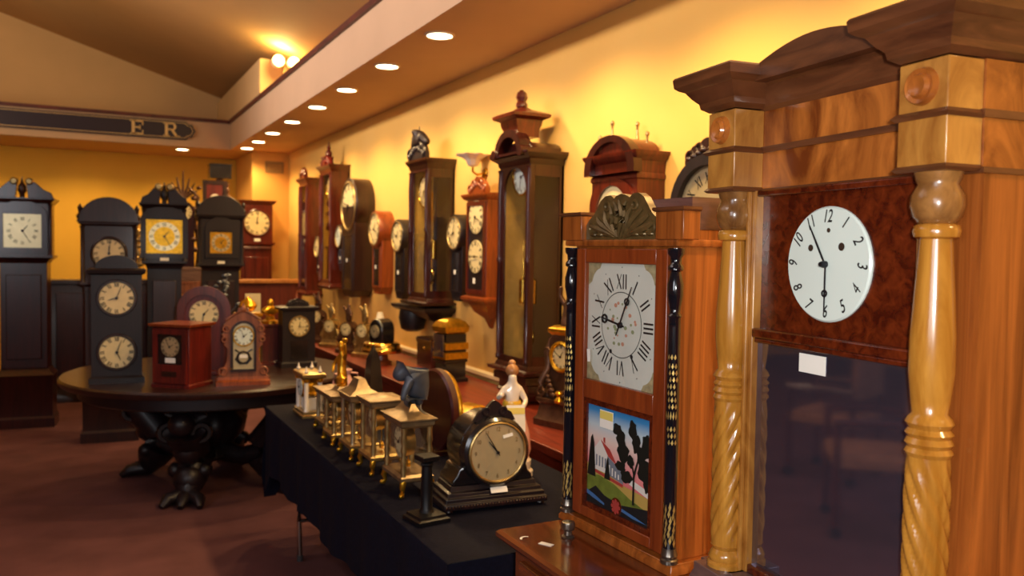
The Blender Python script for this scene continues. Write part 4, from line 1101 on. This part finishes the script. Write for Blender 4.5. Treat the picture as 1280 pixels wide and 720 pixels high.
round_drop((XW, 5.10, 1.27), 'narrow dark wall clock with round dial right of the carved-bird regulator', .125, .18, .34, .09, 'black')
round_drop((XW, 7.72, 1.40), 'small dark wall clock with round dial left of the biggest round dial', .115, .18, .22, .14, 'walnut', 'dialwhite')
round_drop((XW, 8.52, 1.30), 'small dark wall clock with round dial between the two tall red brown wall clocks', .115, .18, .22, .14, 'walnut')

# double-dial calendar clock
def calendar():
    w, d, h = .29, .115, .68
    t = thing('calendar_clock', 'amber brown wall clock with two cream dials one above the other', 'clock', (XW, 4.70, 1.28), -90)
    MB().rect(-w / 2, w / 2, -d, 0, [(.0, .012), (.02, .03), (.035, .03), (.045, .0), (h - .04, .0), (h - .03, .02), (h - .01, .034), (h, .034)]).build('case', W['amber'], t)
    mb = MB(); mb.frame(rectp(-w / 2 + .012, w / 2 - .012, .06, h - .05), rectp(-w / 2 + .035, w / 2 - .035, .085, h - .075), -d - .014, -d + .002); mb.build('door', W['mahog2'], t)
    MB().box(-w / 2 + .035, w / 2 - .035, -d - .003, -d, .085, h - .075).build('inner_panel', W['black'], t)
    for z, nm in ((.535, 'time_dial'), (.29, 'calendar_dial')):
        dl = dial(t, 0, z, .103, -d - .008, M['dialcream'], name=nm); hands(dl, 0, z, .103, -d - .016, 200 if z > .4 else 90, 110 if z > .4 else 270)
    sticker(t, 0, .14, .035, .035, -d - .016)
    leafcrest(t, .26, h, .11, -d - .005, W['amber'])
    mb = MB(); mb.rings([[(-w / 2 * k, -d * k, z), (w / 2 * k, -d * k, z), (w / 2 * k, 0, z), (-w / 2 * k, 0, z)] for z, k in ((-.16, .1), (-.10, .3), (-.06, .7), (0, .95), (.005, .95))]); mb.build('corbel', W['amber'], t)
calendar()

# glass sconce above it
t = thing('wall_sconce', 'wall sconce with scalloped white glass shade above the two-dial clock', 'lamp', (XW, 4.83, 2.06), -90)
MB().lathe([(-.012, .03), (0, .04)], (0, 0, .04), 'y', 18).build('wall_plate', M['brass'], t)
MB().tube([(0, -.01, .04), (0, -.06, .03), (0, -.09, .05), (0, -.09, .085)], .008, 8).build('arm', M['brass'], t, ang=60)
sh = [(.08, .02), (.09, .035), (.12, .045), (.145, .075), (.155, .105), (.15, .10), (.138, .07), (.115, .04), (.09, .028)]
MB().lathe(sh, (0, -.09, 0), 'z', 40, fl=lambda a, q: 1 + .12 * cos(8 * a) * max(0, (q - .1) / .05)).build('glass_shade', M['frost'], t, ang=60)

# arched-hood wall clock with spindles
def hooded():
    w, d, h = .36, .15, .78
    t = thing('hooded_clock', 'red mahogany arched-hood wall clock with four thin spindles, above the orange column clock', 'clock', (XW, 3.16, 1.28), -90)
    MB().rect(-w / 2, w / 2, -d, 0, [(0, .0), (.01, .02), (.03, .02), (.04, 0), (h - .13, 0), (h - .125, .006), (h - .11, .006), (h - .10, 0), (h - .05, .006), (h - .035, .024), (h - .02, .034), (h - .008, .036)]).build('case', W['mahog2'], t)
    # barrel roof
    arc = [(-w / 2 + .01, h - .01)] + [((w / 2 - .03) * cos(PI - PI * k / 12), h - .01 + .075 * sin(PI * k / 12)) for k in range(13)] + [(w / 2 - .01, h - .01)]
    MB().prism(arc, -d - .015, -.01).build('barrel_roof', W['mahog2'], t)
    mb = MB(); mb.frame(archp(-w / 2 - .02, w / 2 + .02, h - .10, h + .075, 14, .15), archp(-w / 2 + .03, w / 2 - .03, h - .10, h + .045, 14, .125), -d - .035, -d + .01); mb.build('arched_pediment', W['mahog'], t)
    mb = MB(); mb.frame(archp(-w / 2 + .005, w / 2 - .005, .06, h - .115, 14, .12), archp(-w / 2 + .055, w / 2 - .055, .10, h - .15, 14, .125), -d - .016, -d + .002); mb.build('door', W['mahog2'], t)
    mb = MB(); mb.prism(archp(-w / 2 + .055, w / 2 - .055, .28, h - .15, 14, .125), -d - .004, -d); y = -d - .005
    roman(mb, 0, .46, y, .075, .108, 1, 1.2); ringflat(mb, 0, .46, .115, .118, y, 1)
    mb.build('dial', [M['dialcream'], M['ink']], t); hands(t, 0, .46, .115, -d - .008, -35, 150)
    for x, yy in ((-.12, -d), (-.02, -d), (.11, -.05), (.02, -.04)):
        zt = h + (.0 if abs(x) > .1 else .055)
        MB().lathe([(0, .012), (.01, .008), (.05, .005), (.07, .006), (.075, .010), (.085, .009), (.09, .004)], (x, yy, zt), 'z', 10).build('spindle', M['brassdull'], t)
hooded()

# second arched dial clock partly behind the mirror clock
def arch_dial():
    w, d, h = .40, .13, .62
    t = thing('arched_clock', 'dark arched-dial wall clock with carved crest showing between the two front clocks', 'clock', (XW, 2.53, 1.36), -90)
    MB().prism(archp(-w / 2, w / 2, 0, h, 18), -d, 0).build('case', W['walnut'], t, bev=.003)
    mb = MB(); mb.frame(archp(-w / 2 - .012, w / 2 + .012, .0, h + .012, 18), archp(-w / 2 + .03, w / 2 - .03, .03, h - .03, 18), -d - .03, -d + .01); mb.build('arched_hood', W['black'], t)
    mb = MB(); mb.prism(archp(-w / 2 + .03, w / 2 - .03, .15, h - .03, 18), -d - .004, -d); roman(mb, 0, .42, -d - .005, .10, .145, 1)
    mb.build('dial', [M['dialsilver'], M['ink']], t); hands(t, 0, .42, .15, -d - .008, 100, 215)
    leafcrest(t, .26, h - .02, .10, -d - .02, W['walnut'])
arch_dial()

# ------------------------------------------------------------------ round table with carved legs
RX, RY, RR, RZ = .79, 5.95, .93, .765
t = thing('round_table', 'large dark round table with heavy carved claw legs', 'table', (RX, RY, 0))
MB().lathe([(RZ - .05, RR - .04), (RZ - .045, RR - .01), (RZ - .03, RR), (RZ - .012, RR), (RZ, RR - .012)], (0, 0, 0), 'z', 72).build('tabletop', W['walnut'], t)
MB().lathe([(RZ - .14, RR - .14), (RZ - .125, RR - .11), (RZ - .05, RR - .11)], (0, 0, 0), 'z', 72).build('apron', W['black'], t)
MB().lathe([(.16, .10), (.20, .16), (.26, .12), (.34, .20), (.44, .22), (.52, .14), (.58, .18), (.62, .30)], (0, 0, 0), 'z', 28, fl=lambda a, q: 1 + .07 * cos(8 * a)).build('pedestal', W['black'], t, ang=60)
for a in (rad(246), rad(66), rad(138), rad(318)):
    ca, sa = cos(a), sin(a)
    pth = [(.50, .64), (.54, .56), (.56, .47), (.47, .38), (.38, .30), (.40, .21), (.46, .14), (.50, .09), (.52, .05)]
    mb = MB(); mb.tube([(r * ca, r * sa, z) for r, z in pth], [.11, .125, .13, .11, .10, .115, .10, .08, .06], 14)
    for r, z, q in ((.62, .52, .08), (.50, .33, .09), (.47, .15, .10)): mb.ball((r * ca, r * sa, z), q, 12, 7)
    for q in (-1, 1):
        mb.torus((.57 * ca - q * .10 * sa, .57 * sa + q * .10 * ca, .46), .05, .02, 'y', 14, 6); mb.ball((.46 * ca - q * .09 * sa, .46 * sa + q * .09 * ca, .20), .05, 10, 6)
    mb.tube([(r * ca, r * sa, z) for r, z in ((.10, .22), (.24, .20), (.40, .24))], [.07, .06, .07], 10)
    for q in (-1, 0, 1): mb.tube([(.50 * ca, .50 * sa, .06), (.60 * cos(a + q * .16), .60 * sin(a + q * .16), .05), (.65 * cos(a + q * .18), .65 * sin(a + q * .18), .015)], [.055, .042, .02], 8)
    mb.build('leg', W['black'], t, ang=60)

# plain red box clock
def box_clock():
    t = thing('box_clock', 'plain red brown box clock with small window at the front of the round table', 'clock', (.615, 5.44, RZ), -42)
    w, d, h = .25, .22, .38
    MB().box(-w / 2, w / 2, -d, 0, .015, h - .02).build('case', W['red'], t, bev=.003)
    MB().rect(-w / 2, w / 2, -d, 0, [(0, .006), (.018, .006), (.026, 0)], back=True).build('base', W['red'], t)
    MB().rect(-w / 2, w / 2, -d, 0, [(h - .022, .0), (h - .015, .016), (h, .02)], back=True).build('top', W['rail'], t)
    mb = MB(); mb.frame(rectp(-w / 2 + .01, w / 2 - .01, .03, h - .03), rectp(-.085, .085, .14, h - .06), -d - .014, -d + .001); mb.build('door', W['red'], t)
    MB().box(-.085, .085, -d - .003, -d - .001, .14, h - .06).build('dial_plate', M['blackcase'], t)
    dial(t, .0, .245, .06, -d - .006, M['dialsilver']); hands(t, 0, .245, .06, -d - .013, 60, -30)
    sticker(t, .0, .165, .07, .03, -d - .0045)
    MB().box(-.05, .05, -d - .018, -d - .013, .07, .10).build('plaque', W['walnut'], t)
box_clock()

# carved kitchen clock
def kitchen():
    t = thing('kitchen_clock', 'carved brown gingerbread kitchen clock with glass door at the front of the round table', 'clock', (.885, 5.32, RZ), -6)
    out = [(-.155, 0), (-.155, .05), (-.135, .06), (-.12, .10), (-.095, .15), (-.09, .22), (-.115, .25), (-.10, .275), (-.128, .31), (-.10, .335), (-.115, .37), (-.085, .40), (-.06, .43), (-.035, .445), (-.03, .47), (-.012, .475), (0, .505)]
    pts = out + [(-x, z) for x, z in out[::-1][1:]]
    MB().prism(pts, -.09, -.06).build('carved_front', W['ging'], t, bev=.003)
    MB().prism([(-.10, .0), (.10, 0), (.09, .38), (0, .44), (-.09, .38)], -.06, .05).build('case', W['ging'], t)
    MB().rect(-.15, .15, -.10, .05, [(0, .008), (.025, .008), (.035, -.004), (.05, -.008)], back=True).build('base', W['amber'], t)
    arch = archp(-.075, .075, .085, .395, 14, .075); inn = archp(-.060, .060, .10, .38, 14, .06)
    mb = MB(); mb.frame(arch, inn, -.104, -.088); d = mb.build('door', W['walnut'], t)
    MB().prism(inn, -.0925, -.09).build('door_tablet', M['dialsilver'], d)
    dial(t, 0, .30, .058, -.096, M['dialwhite']); hands(t, 0, .30, .058, -.103, 50, -20)
    MB().torus((0, -.097, .30), .059, .005, 'y', 32, 6).build('bezel', M['gilt'], t)
    mb = MB()
    for s in (-1, 1): mb.tube([(s * .05, -.094, .22), (s * .02, -.094, .20), (s * .045, -.094, .16), (s * .015, -.094, .13)], .007, 6)
    mb.torus((0, -.094, .17), .035, .007, 'y', 20, 6); mb.build('scroll_stencil', M['blackcase'], t)
    sticker(t, 0, .178, .045, .022, -.100)
    for s in (-1, 1):
        for q, (x, z, R, r) in enumerate(((.10, .345, .018, .006), (.11, .28, .014, .005), (.12, .085, .022, .007))): MB().torus((s * x, -.09, z), R, r, 'y', 16, 6).build('carved_scroll', W['ging'], t)
    MB().tube([(-.10, -.09, .40), (-.05, -.09, .435), (0, -.09, .46), (.05, -.09, .435), (.10, -.09, .40)], .007, 6).ball((0, -.09, .465), .018, 10, 6, 1, .5, 1.2).build('crest_relief', W['ging'], t)
    MB().lathe([(0, .006), (.004, .009), (.008, .004)], (-.075, -.105, .10), 'z', 10).build('knob', M['brass'], t)
kitchen()

# two-dial clock cut by the left of the photo
t = thing('calendar_clock', 'dark upright clock with two round pale dials at the left of the round table', 'clock', (.20, 5.72, RZ), -4)
MB().rect(-.14, .14, -.13, 0, [(0, .015), (.03, .015), (.045, 0), (.66, 0), (.67, .02), (.69, .025), (.70, .01)], back=True).build('case', W['black'], t)
MB().prism(archp(-.12, .12, .695, .78, 12, .08), -.11, -.02).build('arched_top', W['black'], t)
for z, nm in ((.52, 'time_dial'), (.19, 'calendar_dial')):
    dl = dial(t, 0, z, .10, -.137, M['dialcream'], name=nm); hands(dl, 0, z, .10, -.145, 100 + z * 300, 20)
    MB().torus((0, -.136, z), .105, .009, 'y', 32, 6).build('bezel', W['walnut'], dl)

# red arched clock behind
t = thing('arched_clock', 'red clock with broad rounded top behind the plain box clock', 'clock', (.74, 5.90, RZ), -10)
MB().prism(archp(-.145, .145, 0, .56, 16, .15), -.16, 0).build('case', W['red'], t, bev=.004)
mb = MB(); mb.frame(archp(-.165, .165, .0, .585, 16, .16), archp(-.12, .12, .03, .53, 16, .12), -.185, -.155); mb.build('arched_front', W['mahog2'], t)
dial(t, 0, .40, .09, -.163, M['dialcream']); hands(t, 0, .40, .09, -.17, 40, 190)
MB().box(-.18, .18, -.20, .02, 0, .03).build('base', W['red'], t, bev=.004)

# ebonised clock at the right of the round table
t = thing('shelf_clock', 'dark wooden clock with cream dial and pointed finial at the right of the round table', 'clock', (1.36, 6.02, RZ), 2)
MB().rect(-.115, .115, -.13, 0, [(0, .012), (.03, .012), (.04, 0), (.40, 0), (.405, .02), (.425, .024), (.43, .01)], back=True).build('case', W['black'], t)
leafcrest(t, .16, .43, .06, -.10, W['black'])
MB().lathe([(0, .012), (.02, .018), (.04, .008), (.09, .002)], (0, -.06, .45), 'z', 10).build('finial', W['amber'], t)
dial(t, 0, .29, .068, -.134, M['dialcream']); hands(t, 0, .29, .068, -.142, 10, 100)
MB().torus((0, -.136, .29), .07, .006, 'y', 32, 6).build('bezel', M['brassdull'], t)
MB().box(-.06, .06, -.134, -.13, .06, .19).build('lower_door', M['blackcase'], t)

# gilt statuette on a red plinth behind
t = thing('plinth', 'red brown wooden plinth on the round table under the gilt bust', 'plinth', (1.21, 6.12, RZ))
MB().rect(-.065, .065, -.065, .065, [(0, .01), (.02, .01), (.03, 0), (.27, 0), (.28, .012), (.295, .012)], back=True).build('block', W['red'], t)
t = thing('gilt_bust', 'gilt winged bust standing on the red brown plinth', 'statuette', (1.21, 6.12, RZ + .295), 20)
MB().lathe([(0, .06), (.02, .06), (.03, .035), (.05, .03)], (0, 0, 0), 'z', 18).build('socle', M['gilt'], t)
skin('bust', [(0, 0, .045), (0, 0, .085), (0, 0, .12), (0, -.004, .155), (.045, 0, .10), (.07, .0, .08), (-.045, 0, .10), (-.07, 0, .08), (0, .0, .178)], [(0, 1), (1, 2), (2, 3), (1, 4), (4, 5), (1, 6), (6, 7), (3, 8)], [.03, .042, .018, .028, .026, .016, .026, .016, .014], M['gilt'], t)
t = thing('gilt_clock', 'small gilt globe-topped clock behind the gingerbread kitchen clock', 'clock', (1.02, 5.92, RZ), 5)
MB().rect(-.07, .07, -.05, .05, [(0, .01), (.03, .01), (.04, 0), (.36, 0), (.37, .015), (.39, .015)], back=True).build('case', M['gilt'], t)
MB().lathe([(.388, .03), (.40, .02), (.41, .045), (.44, .062), (.47, .045), (.485, .02), (.50, .01)], (0, 0, 0), 'z', 20).build('globe_top', M['gilt'], t)
dial(t, 0, .28, .052, -.053, M['dialwhite']); hands(t, 0, .28, .052, -.06, 100, 10)
t = thing('paper_card', 'pale upright card leaning behind the gilt globe-topped clock', 'card', (1.13, 6.35, RZ), -5)
MB().box(-.055, .055, -.003, .003, 0, .50).build('card', M['dialcream'], t)
MB().box(-.055, .055, -.04, .04, 0, .006).build('card_foot', M['dialcream'], t)
t = thing('flower_ornament', 'dark leafy bronze ornament behind the red round-topped clock', 'ornament', (.92, 6.45, RZ))
MB().lathe([(0, .06), (.02, .06), (.04, .03), (.20, .025), (.24, .06), (.30, .08), (.36, .06)], (0, 0, 0), 'z', 16).build('vase', M['bronzedk'], t)
mb = MB(); rnd = random.Random(9)
for k in range(26):
    a = rnd.uniform(0, 6.28); q = rnd.uniform(.03, .12); z = rnd.uniform(.38, .66)
    mb.tube([(0, 0, .35), (q * .5 * cos(a), q * .5 * sin(a), z - .06), (q * cos(a), q * sin(a), z)], .004, 5); mb.ball((q * cos(a), q * sin(a), z), .022, 7, 4, 1, 1, .7)
mb.build('sprays', M['bronze'], t)

# ------------------------------------------------------------------ tall case clocks at the end of the room
def tall_clock(loc, label, h=2.12, m='black', dialmat='gilt', bonnet='swan', rz=0, hw=.50, ww=.36, d=.26, sq=True, dr=.13, tg=True, a=.145):
    t = thing('tall_clock', label, 'clock', loc, rz, 'tall case clocks at the end of the room')
    wm = W[m]; hz = h - .70
    MB().rect(-hw / 2 + .02, hw / 2 - .02, -d, 0, [(0, .015), (.08, .015), (.10, 0), (.44, 0), (.46, .012), (.49, -.02), (.52, -(hw - ww) / 2 + .02)]).build('base', wm, t)
    MB().box(-ww / 2, ww / 2, -d + .03, 0, .52, hz - .05).build('trunk', wm, t, bev=.004)
    dm = MB(); dm.box(-ww / 2 + .045, ww / 2 - .045, -d + .015, -d + .03, .60, hz - .16); dm.build('trunk_door', W['walnut'] if m == 'black' else wm, t, bev=.006)
    MB().rect(-hw / 2 + .02, hw / 2 - .02, -d - .02, 0, [(hz - .06, -(hw - ww) / 2 + .02), (hz - .03, -.02), (hz - .01, .012), (hz + .01, .012)]).build('hood_moulding', wm, t)
    top = hz + .46
    MB().box(-hw / 2 + .03, hw / 2 - .03, -d, 0, hz + .01, top).build('hood', wm, t)
    if sq:
        zc = hz + .22
        mb = MB(); mb.frame(archp(-a - .045, a + .045, zc - a - .045, top + .02, 12, .12), archp(-a, a, zc - a, zc + a + .02, 12, .02), -d - .02, -d + .002); mb.build('hood_door', wm, t)
        MB().box(-a, a, -d - .006, -d - .001, zc - a, zc + a).build('dial_plate', M[dialmat], t)
        mb = MB(); ringflat(mb, 0, zc, a * .58, a * .86, -d - .008, 0, 36); roman(mb, 0, zc, -d - .0085, a * .62, a * .82, 1, 1.1); mb.build('chapter_ring', [M['dialsilver'], M['ink']], t)
        hands(t, 0, zc, a * .82, -d - .010, 40, 150)
    else:
        zc = hz + .24; dial(t, 0, zc, dr, -d - .008, M['dialcream']); hands(t, 0, zc, dr, -d - .016, 0, 5)
        MB().torus((0, -d - .006, zc), dr * 1.05, .012, 'y', 36, 8).build('bezel', wm, t)
    for s in (-1, 1):
        if bonnet != 'flat': MB().lathe([(hz + .01, .022), (hz + .03, .016), (top - .03, .014), (top, .022)], (s * (hw / 2 - .028), -d - .005, 0), 'z', 12).build('hood_column', wm, t)
    MB().rect(-hw / 2 + .02, hw / 2 - .02, -d - .01, 0, [(top, 0), (top + .015, .012), (top + .035, .03), (top + .045, .03)]).build('cornice', wm, t)
    z = top + .045
    if bonnet == 'swan':
        for s in (-1, 1):
            pts = [(s * hw / 2, z), (s * hw * .46, z + .05), (s * hw * .34, z + .075), (s * hw * .22, z + .13), (s * hw * .10, z + .165), (s * hw * .07, z + .13), (s * hw * .10, z)]
            MB().prism(pts, -d - .03, -d + .03).build('swan_neck', wm, t, bev=.003)
            MB().lathe([(-d - .05, .02), (-d - .03, .032), (-d + .0, .032)], (s * hw * .12, 0, z + .14), 'y', 16).build('rosette', M['brassdull'], t)
        MB().lathe([(0, .02), (.03, .02), (.06, .035), (.10, .03), (.13, .012), (.18, .003)], (0, -d, z), 'z', 12).build('finial', wm, t)
    elif bonnet == 'arch':
        MB().prism(archp(-hw / 2, hw / 2, z - .03, z + .19, 16, .20), -d - .03, -.01).build('arched_bonnet', wm, t, bev=.004)
        for s in (-1, 1): MB().lathe([(0, .02), (.03, .03), (.06, .012), (.10, .02), (.13, .004)], (s * hw * .47, -d, z), 'z', 12).build('finial', wm, t)
    if tg: sticker(t, 0, zc - .20, .07, .035, -d - .022)
    return t
tall_clock((.66, 8.05, 0), 'dark tall case clock with swan-neck top and bright square brass dial', 2.17, rz=-4, hw=.38, ww=.28)
g2 = tall_clock((1.26, 9.05, 0), 'dark tall case clock with round-arched top and golden square dial', 2.13, bonnet='arch', rz=-2, hw=.46, ww=.36, a=.105)
tall_clock((1.845, 10.38, 0), 'flat-topped brown tall clock with round cream dial behind the low wall', 2.36, m='mahog2', sq=False, bonnet='flat', rz=0, hw=.42, ww=.36, dr=.145)
# partly cropped and farther ones to the left
tall_clock((.22, 7.75, 0), 'arch-topped dark tall clock with round cream dial, left of the brass-dial tall clock', 2.0, m='walnut', sq=False, bonnet='arch', rz=-4, hw=.44, dr=.12, tg=False)
tall_clock((-.42, 8.6, 0), 'tall dark clock with swan-neck top and silvery dial, leftmost of the tall clocks', 2.2, m='mahog', dialmat='dialsilver', rz=-6, hw=.48, tg=False)

# dresser along the end carrying ornaments
t = thing('dresser', 'long dark dresser behind the tall clocks, crowded with ornaments', 'dresser', (.45, 9.55, 0))
MB().rect(-1.1, .86, -.0, .38, [(0, .01), (.08, .01), (.1, 0), (1.20, 0), (1.21, .02), (1.25, .02)]).build('body', W['walnut'], t)
for k in range(4):
    d = MB().box(-1.08 + .40 * k, -.72 + .40 * k, -.014, 0, .16, 1.12).build('door', W['mahog'], t, bev=.006)
    MB().lathe([(-.022, .012), (0, .01)], (-.76 + .40 * k, -.014, .7), 'y', 10).build('knob', M['brass'], d)
DZ = 1.25
# three stacked boxes
for k, (mm, lab) in enumerate((('caprail', 'orange brown wooden box at the bottom of the small stack between the tall clocks'), ('bronzedkx', 'grey brown wooden box in the middle of the small stack between the tall clocks'), ('greyx', 'pale brown box on top of the small stack between the tall clocks'))):
    mt = {'caprail': M['caprail'], 'bronzedkx': W['ging'], 'greyx': W['greywood']}[mm]
    o = thing('stacked_box', lab, 'box', (.92, 8.60, 1.021 + .129 * k), -3 + 3 * k, 'stack of boxes between the tall clocks')
    MB().box(-.10, .10, -.12, .12, 0, .10).build('body', mt, o, bev=.004)
    MB().box(-.104, .104, -.124, .124, .10, .128).build('lid', mt, o, bev=.003)
t = thing('side_chest', 'narrow dark chest under the stack of boxes between the tall clocks', 'chest', (.92, 8.60, 0))
MB().rect(-.11, .11, -.16, .16, [(0, .01), (.06, .01), (.07, 0), (.99, 0), (1.0, .012), (1.02, .012)], back=True).build('body', W['walnut'], t)
for k in range(4): MB().box(-.095, .095, -.172, -.16, .12 + .21 * k, .30 + .21 * k).build('drawer', W['mahog'], t, bev=.004)

# carved cuckoo-like ornate clock and others on the dresser
def ornate(loc, label, h, mt, rz=0):
    t = thing('ornate_clock', label, 'clock', loc, rz, 'ornate carved clocks on the dresser')
    MB().rect(-.15, .15, -.10, .10, [(0, .01), (.05, .01), (.06, 0), (.12, -.02)], back=True).build('base', W['walnut'], t)
    MB().prism(archp(-.11, .11, .12, h * .68, 12), -.07, .07).build('case', W['mahog'], t)
    dial(t, 0, h * .68 - .12, .085, -.073, M['dialcream']); hands(t, 0, h * .68 - .12, .085, -.08, 70, 200)
    mb = MB(); rnd = random.Random(int(h * 100))
    for s in (-1, 1):
        for k in range(9):
            z = .1 + h * .09 * k; x = s * (.13 + .035 * sin(k * 1.7)); mb.ball((x, -.05, z), rnd.uniform(.025, .045), 8, 5, 1, .8, .8)
        mb.tube([(s * .13, -.04, .1), (s * .16, -.04, h * .3), (s * .12, -.04, h * .5), (s * .15, -.04, h * .72), (s * .06, -.04, h * .8)], [.02, .025, .018, .022, .012], 8)
    for k in range(7):
        a = PI * (k + .5) / 7; mb.tube([(0, -.03, h * .7), (.10 * cos(a), -.03, h * .74 + .08 * sin(a)), (.15 * cos(a), -.03, h * .74 + .2 * sin(a) + (.06 if k == 3 else 0))], [.02, .014, .006], 7)
    mb.build('carving', mt, t, ang=60)
    return t
ornate((.99, 9.74, DZ), 'ornate carved clock with round pale dial between the two dark tall clocks', 1.25, M['bronzedk'])
ornate((.40, 9.74, DZ), 'ornate carved clock with sprays at the left end of the dresser', .72, M['brassdull'])
t = thing('picture_frame', 'small dark square frame standing on the dresser behind the round-arched tall clock', 'frame', (1.335, 9.85, DZ))
MB().box(-.10, .10, -.012, .012, 0, 1.03).build('stand', W['mahog'], t)
mb = MB(); mb.frame(rectp(-.13, .13, .80, 1.10), rectp(-.09, .09, .84, 1.06), -.03, -.01); mb.build('frame', W['walnut'], t)
MB().box(-.09, .09, -.02, -.012, .84, 1.06).build('picture', W['red'], t)
MB().lathe([(0, .05), (.006, .052), (.01, .03)], (.0, -.03, .90), 'y', 18).build('round_medal', M['frost'], t)
t = thing('ornament_stand', 'dark ornament cluster with flowers topped by a black box beside the flat-topped tall clock', 'ornament', (1.44, 10.22, 0))
MB().rect(-.08, .08, -.10, .10, [(0, .01), (.05, .01), (.07, 0), (1.6, 0), (1.62, .02), (1.64, .02)], back=True).build('pillar', W['walnut'], t)
mb = MB(); rnd = random.Random(4)
for k in range(40):
    a = rnd.uniform(0, 6.28); q = rnd.uniform(.03, .12); mb.ball((q * cos(a), q * sin(a) * .7, rnd.uniform(1.68, 2.34)), rnd.uniform(.025, .045), 8, 5)
mb.lathe([(1.64, .05), (2.399, .04)], (0, 0, 0), 'z', 10); mb.build('flower_cluster', M['bronzedk'], t)
t2 = thing('black_box', 'black box on top of the dark ornament cluster near the flat-topped tall clock', 'box', (1.44, 10.22, 2.40))
MB().box(-.12, .12, -.09, .09, 0, .15).build('body', M['blackcase'], t2, bev=.004); MB().box(-.125, .125, -.095, .095, .15, .17).build('lid', M['blackcase'], t2, bev=.003)

# chairs seen only as reflections in the dark mirror
def chair(loc, rz, label):
    t = thing('armchair', label, 'chair', loc, rz, 'wooden armchairs across the room')
    MB().rect(-.25, .25, -.25, .25, [(.40, -.01), (.41, 0), (.46, 0), (.48, -.02)], back=True).build('seat', M['chairseat'], t)
    MB().prism([(-.24, .60), (.24, .60), (.24, .92), (.15, .96), (-.15, .96), (-.24, .92)], .22, .26).build('backrest', M['chairseat'], t, bev=.01)
    for sx in (-1, 1):
        for sy in (-1, 1):
            zt = .62 if sy > 0 else .66
            lg = MB().tube([(sx * .24, sy * .23, .06), (sx * .24, sy * .23, zt)], .022, 8).build('leg', W['mahog2'], t)
            MB().lathe([(-.02, .03), (.02, .03)], (sx * .24, sy * .23, .03), 'x', 12).build('caster', M['blackmetal'], lg)
        MB().tube([(sx * .25, -.25, .66), (sx * .26, 0, .67), (sx * .25, .25, .66)], .022, 8).build('armrest', W['mahog2'], t)
    return t
c0 = chair((-1.35, 3.9, 0), 120, 'tan seated armchair mirrored in the dark glass, nearer the white post')
dup(c0, (-1.9, 5.0, 0), 150, 'tan seated armchair mirrored in the dark glass, farther from the camera')

# ------------------------------------------------------------------ light
def area(name, loc, target, size, e, col, sy=None):
    l = bpy.data.lights.new(name, 'AREA'); l.energy = e; l.size = size; l.color = col
    if sy: l.shape = 'RECTANGLE'; l.size_y = sy
    o = bpy.data.objects.new(name, l); C.objects.link(o); o.location = loc
    o.rotation_euler = (Vector(target) - Vector(loc)).to_track_quat('-Z', 'Y').to_euler(); return o
area('camera_flash', (.07, -.02, 1.66), (.9, 1.7, 1.5), .05, 20, (1, .96, .92))
area('left_room_light', (-3.5, -1.0, 2.2), (1.2, 2.0, 1.3), 1.6, 55, (.92, .94, 1))  # broad cool area light from the room's left, no window modelled
area('ceiling_bounce_fill', (-2.2, 4.0, 3.9), (-1.5, 4.5, 0), 2.5, 30, (1, .82, .76))  # soft fill added in place of ceiling bounce, no lamps hang here
area('far_ceiling_wash', (-2.4, 8.0, 3.0), (-1.4, 9.0, 5), 1.5, 60, (1, .78, .5))  # unseen upward area light added to brighten the far ceiling
cv = area('fascia_fill', (-1.6, 5.0, 3.2), (1.6, 5.0, 3.0), 7.0, 52, (1, .84, .76), .2)  # unseen strip light added to brighten the soffit fascia
cv.rotation_euler = (rad(90), 0, rad(-90)); cv.data.spread = rad(70)
w = bpy.data.worlds.new('world'); S.world = w; w.use_nodes = True
w.node_tree.nodes['Background'].inputs[0].default_value = (.95, .75, .85, 1); w.node_tree.nodes['Background'].inputs[1].default_value = .05
S.cycles.max_bounces = 6; S.cycles.transparent_max_bounces = 16; S.cycles.sample_clamp_indirect = 4
S.cycles.use_denoising = True
S.cycles.caustics_reflective = False; S.cycles.caustics_refractive = False
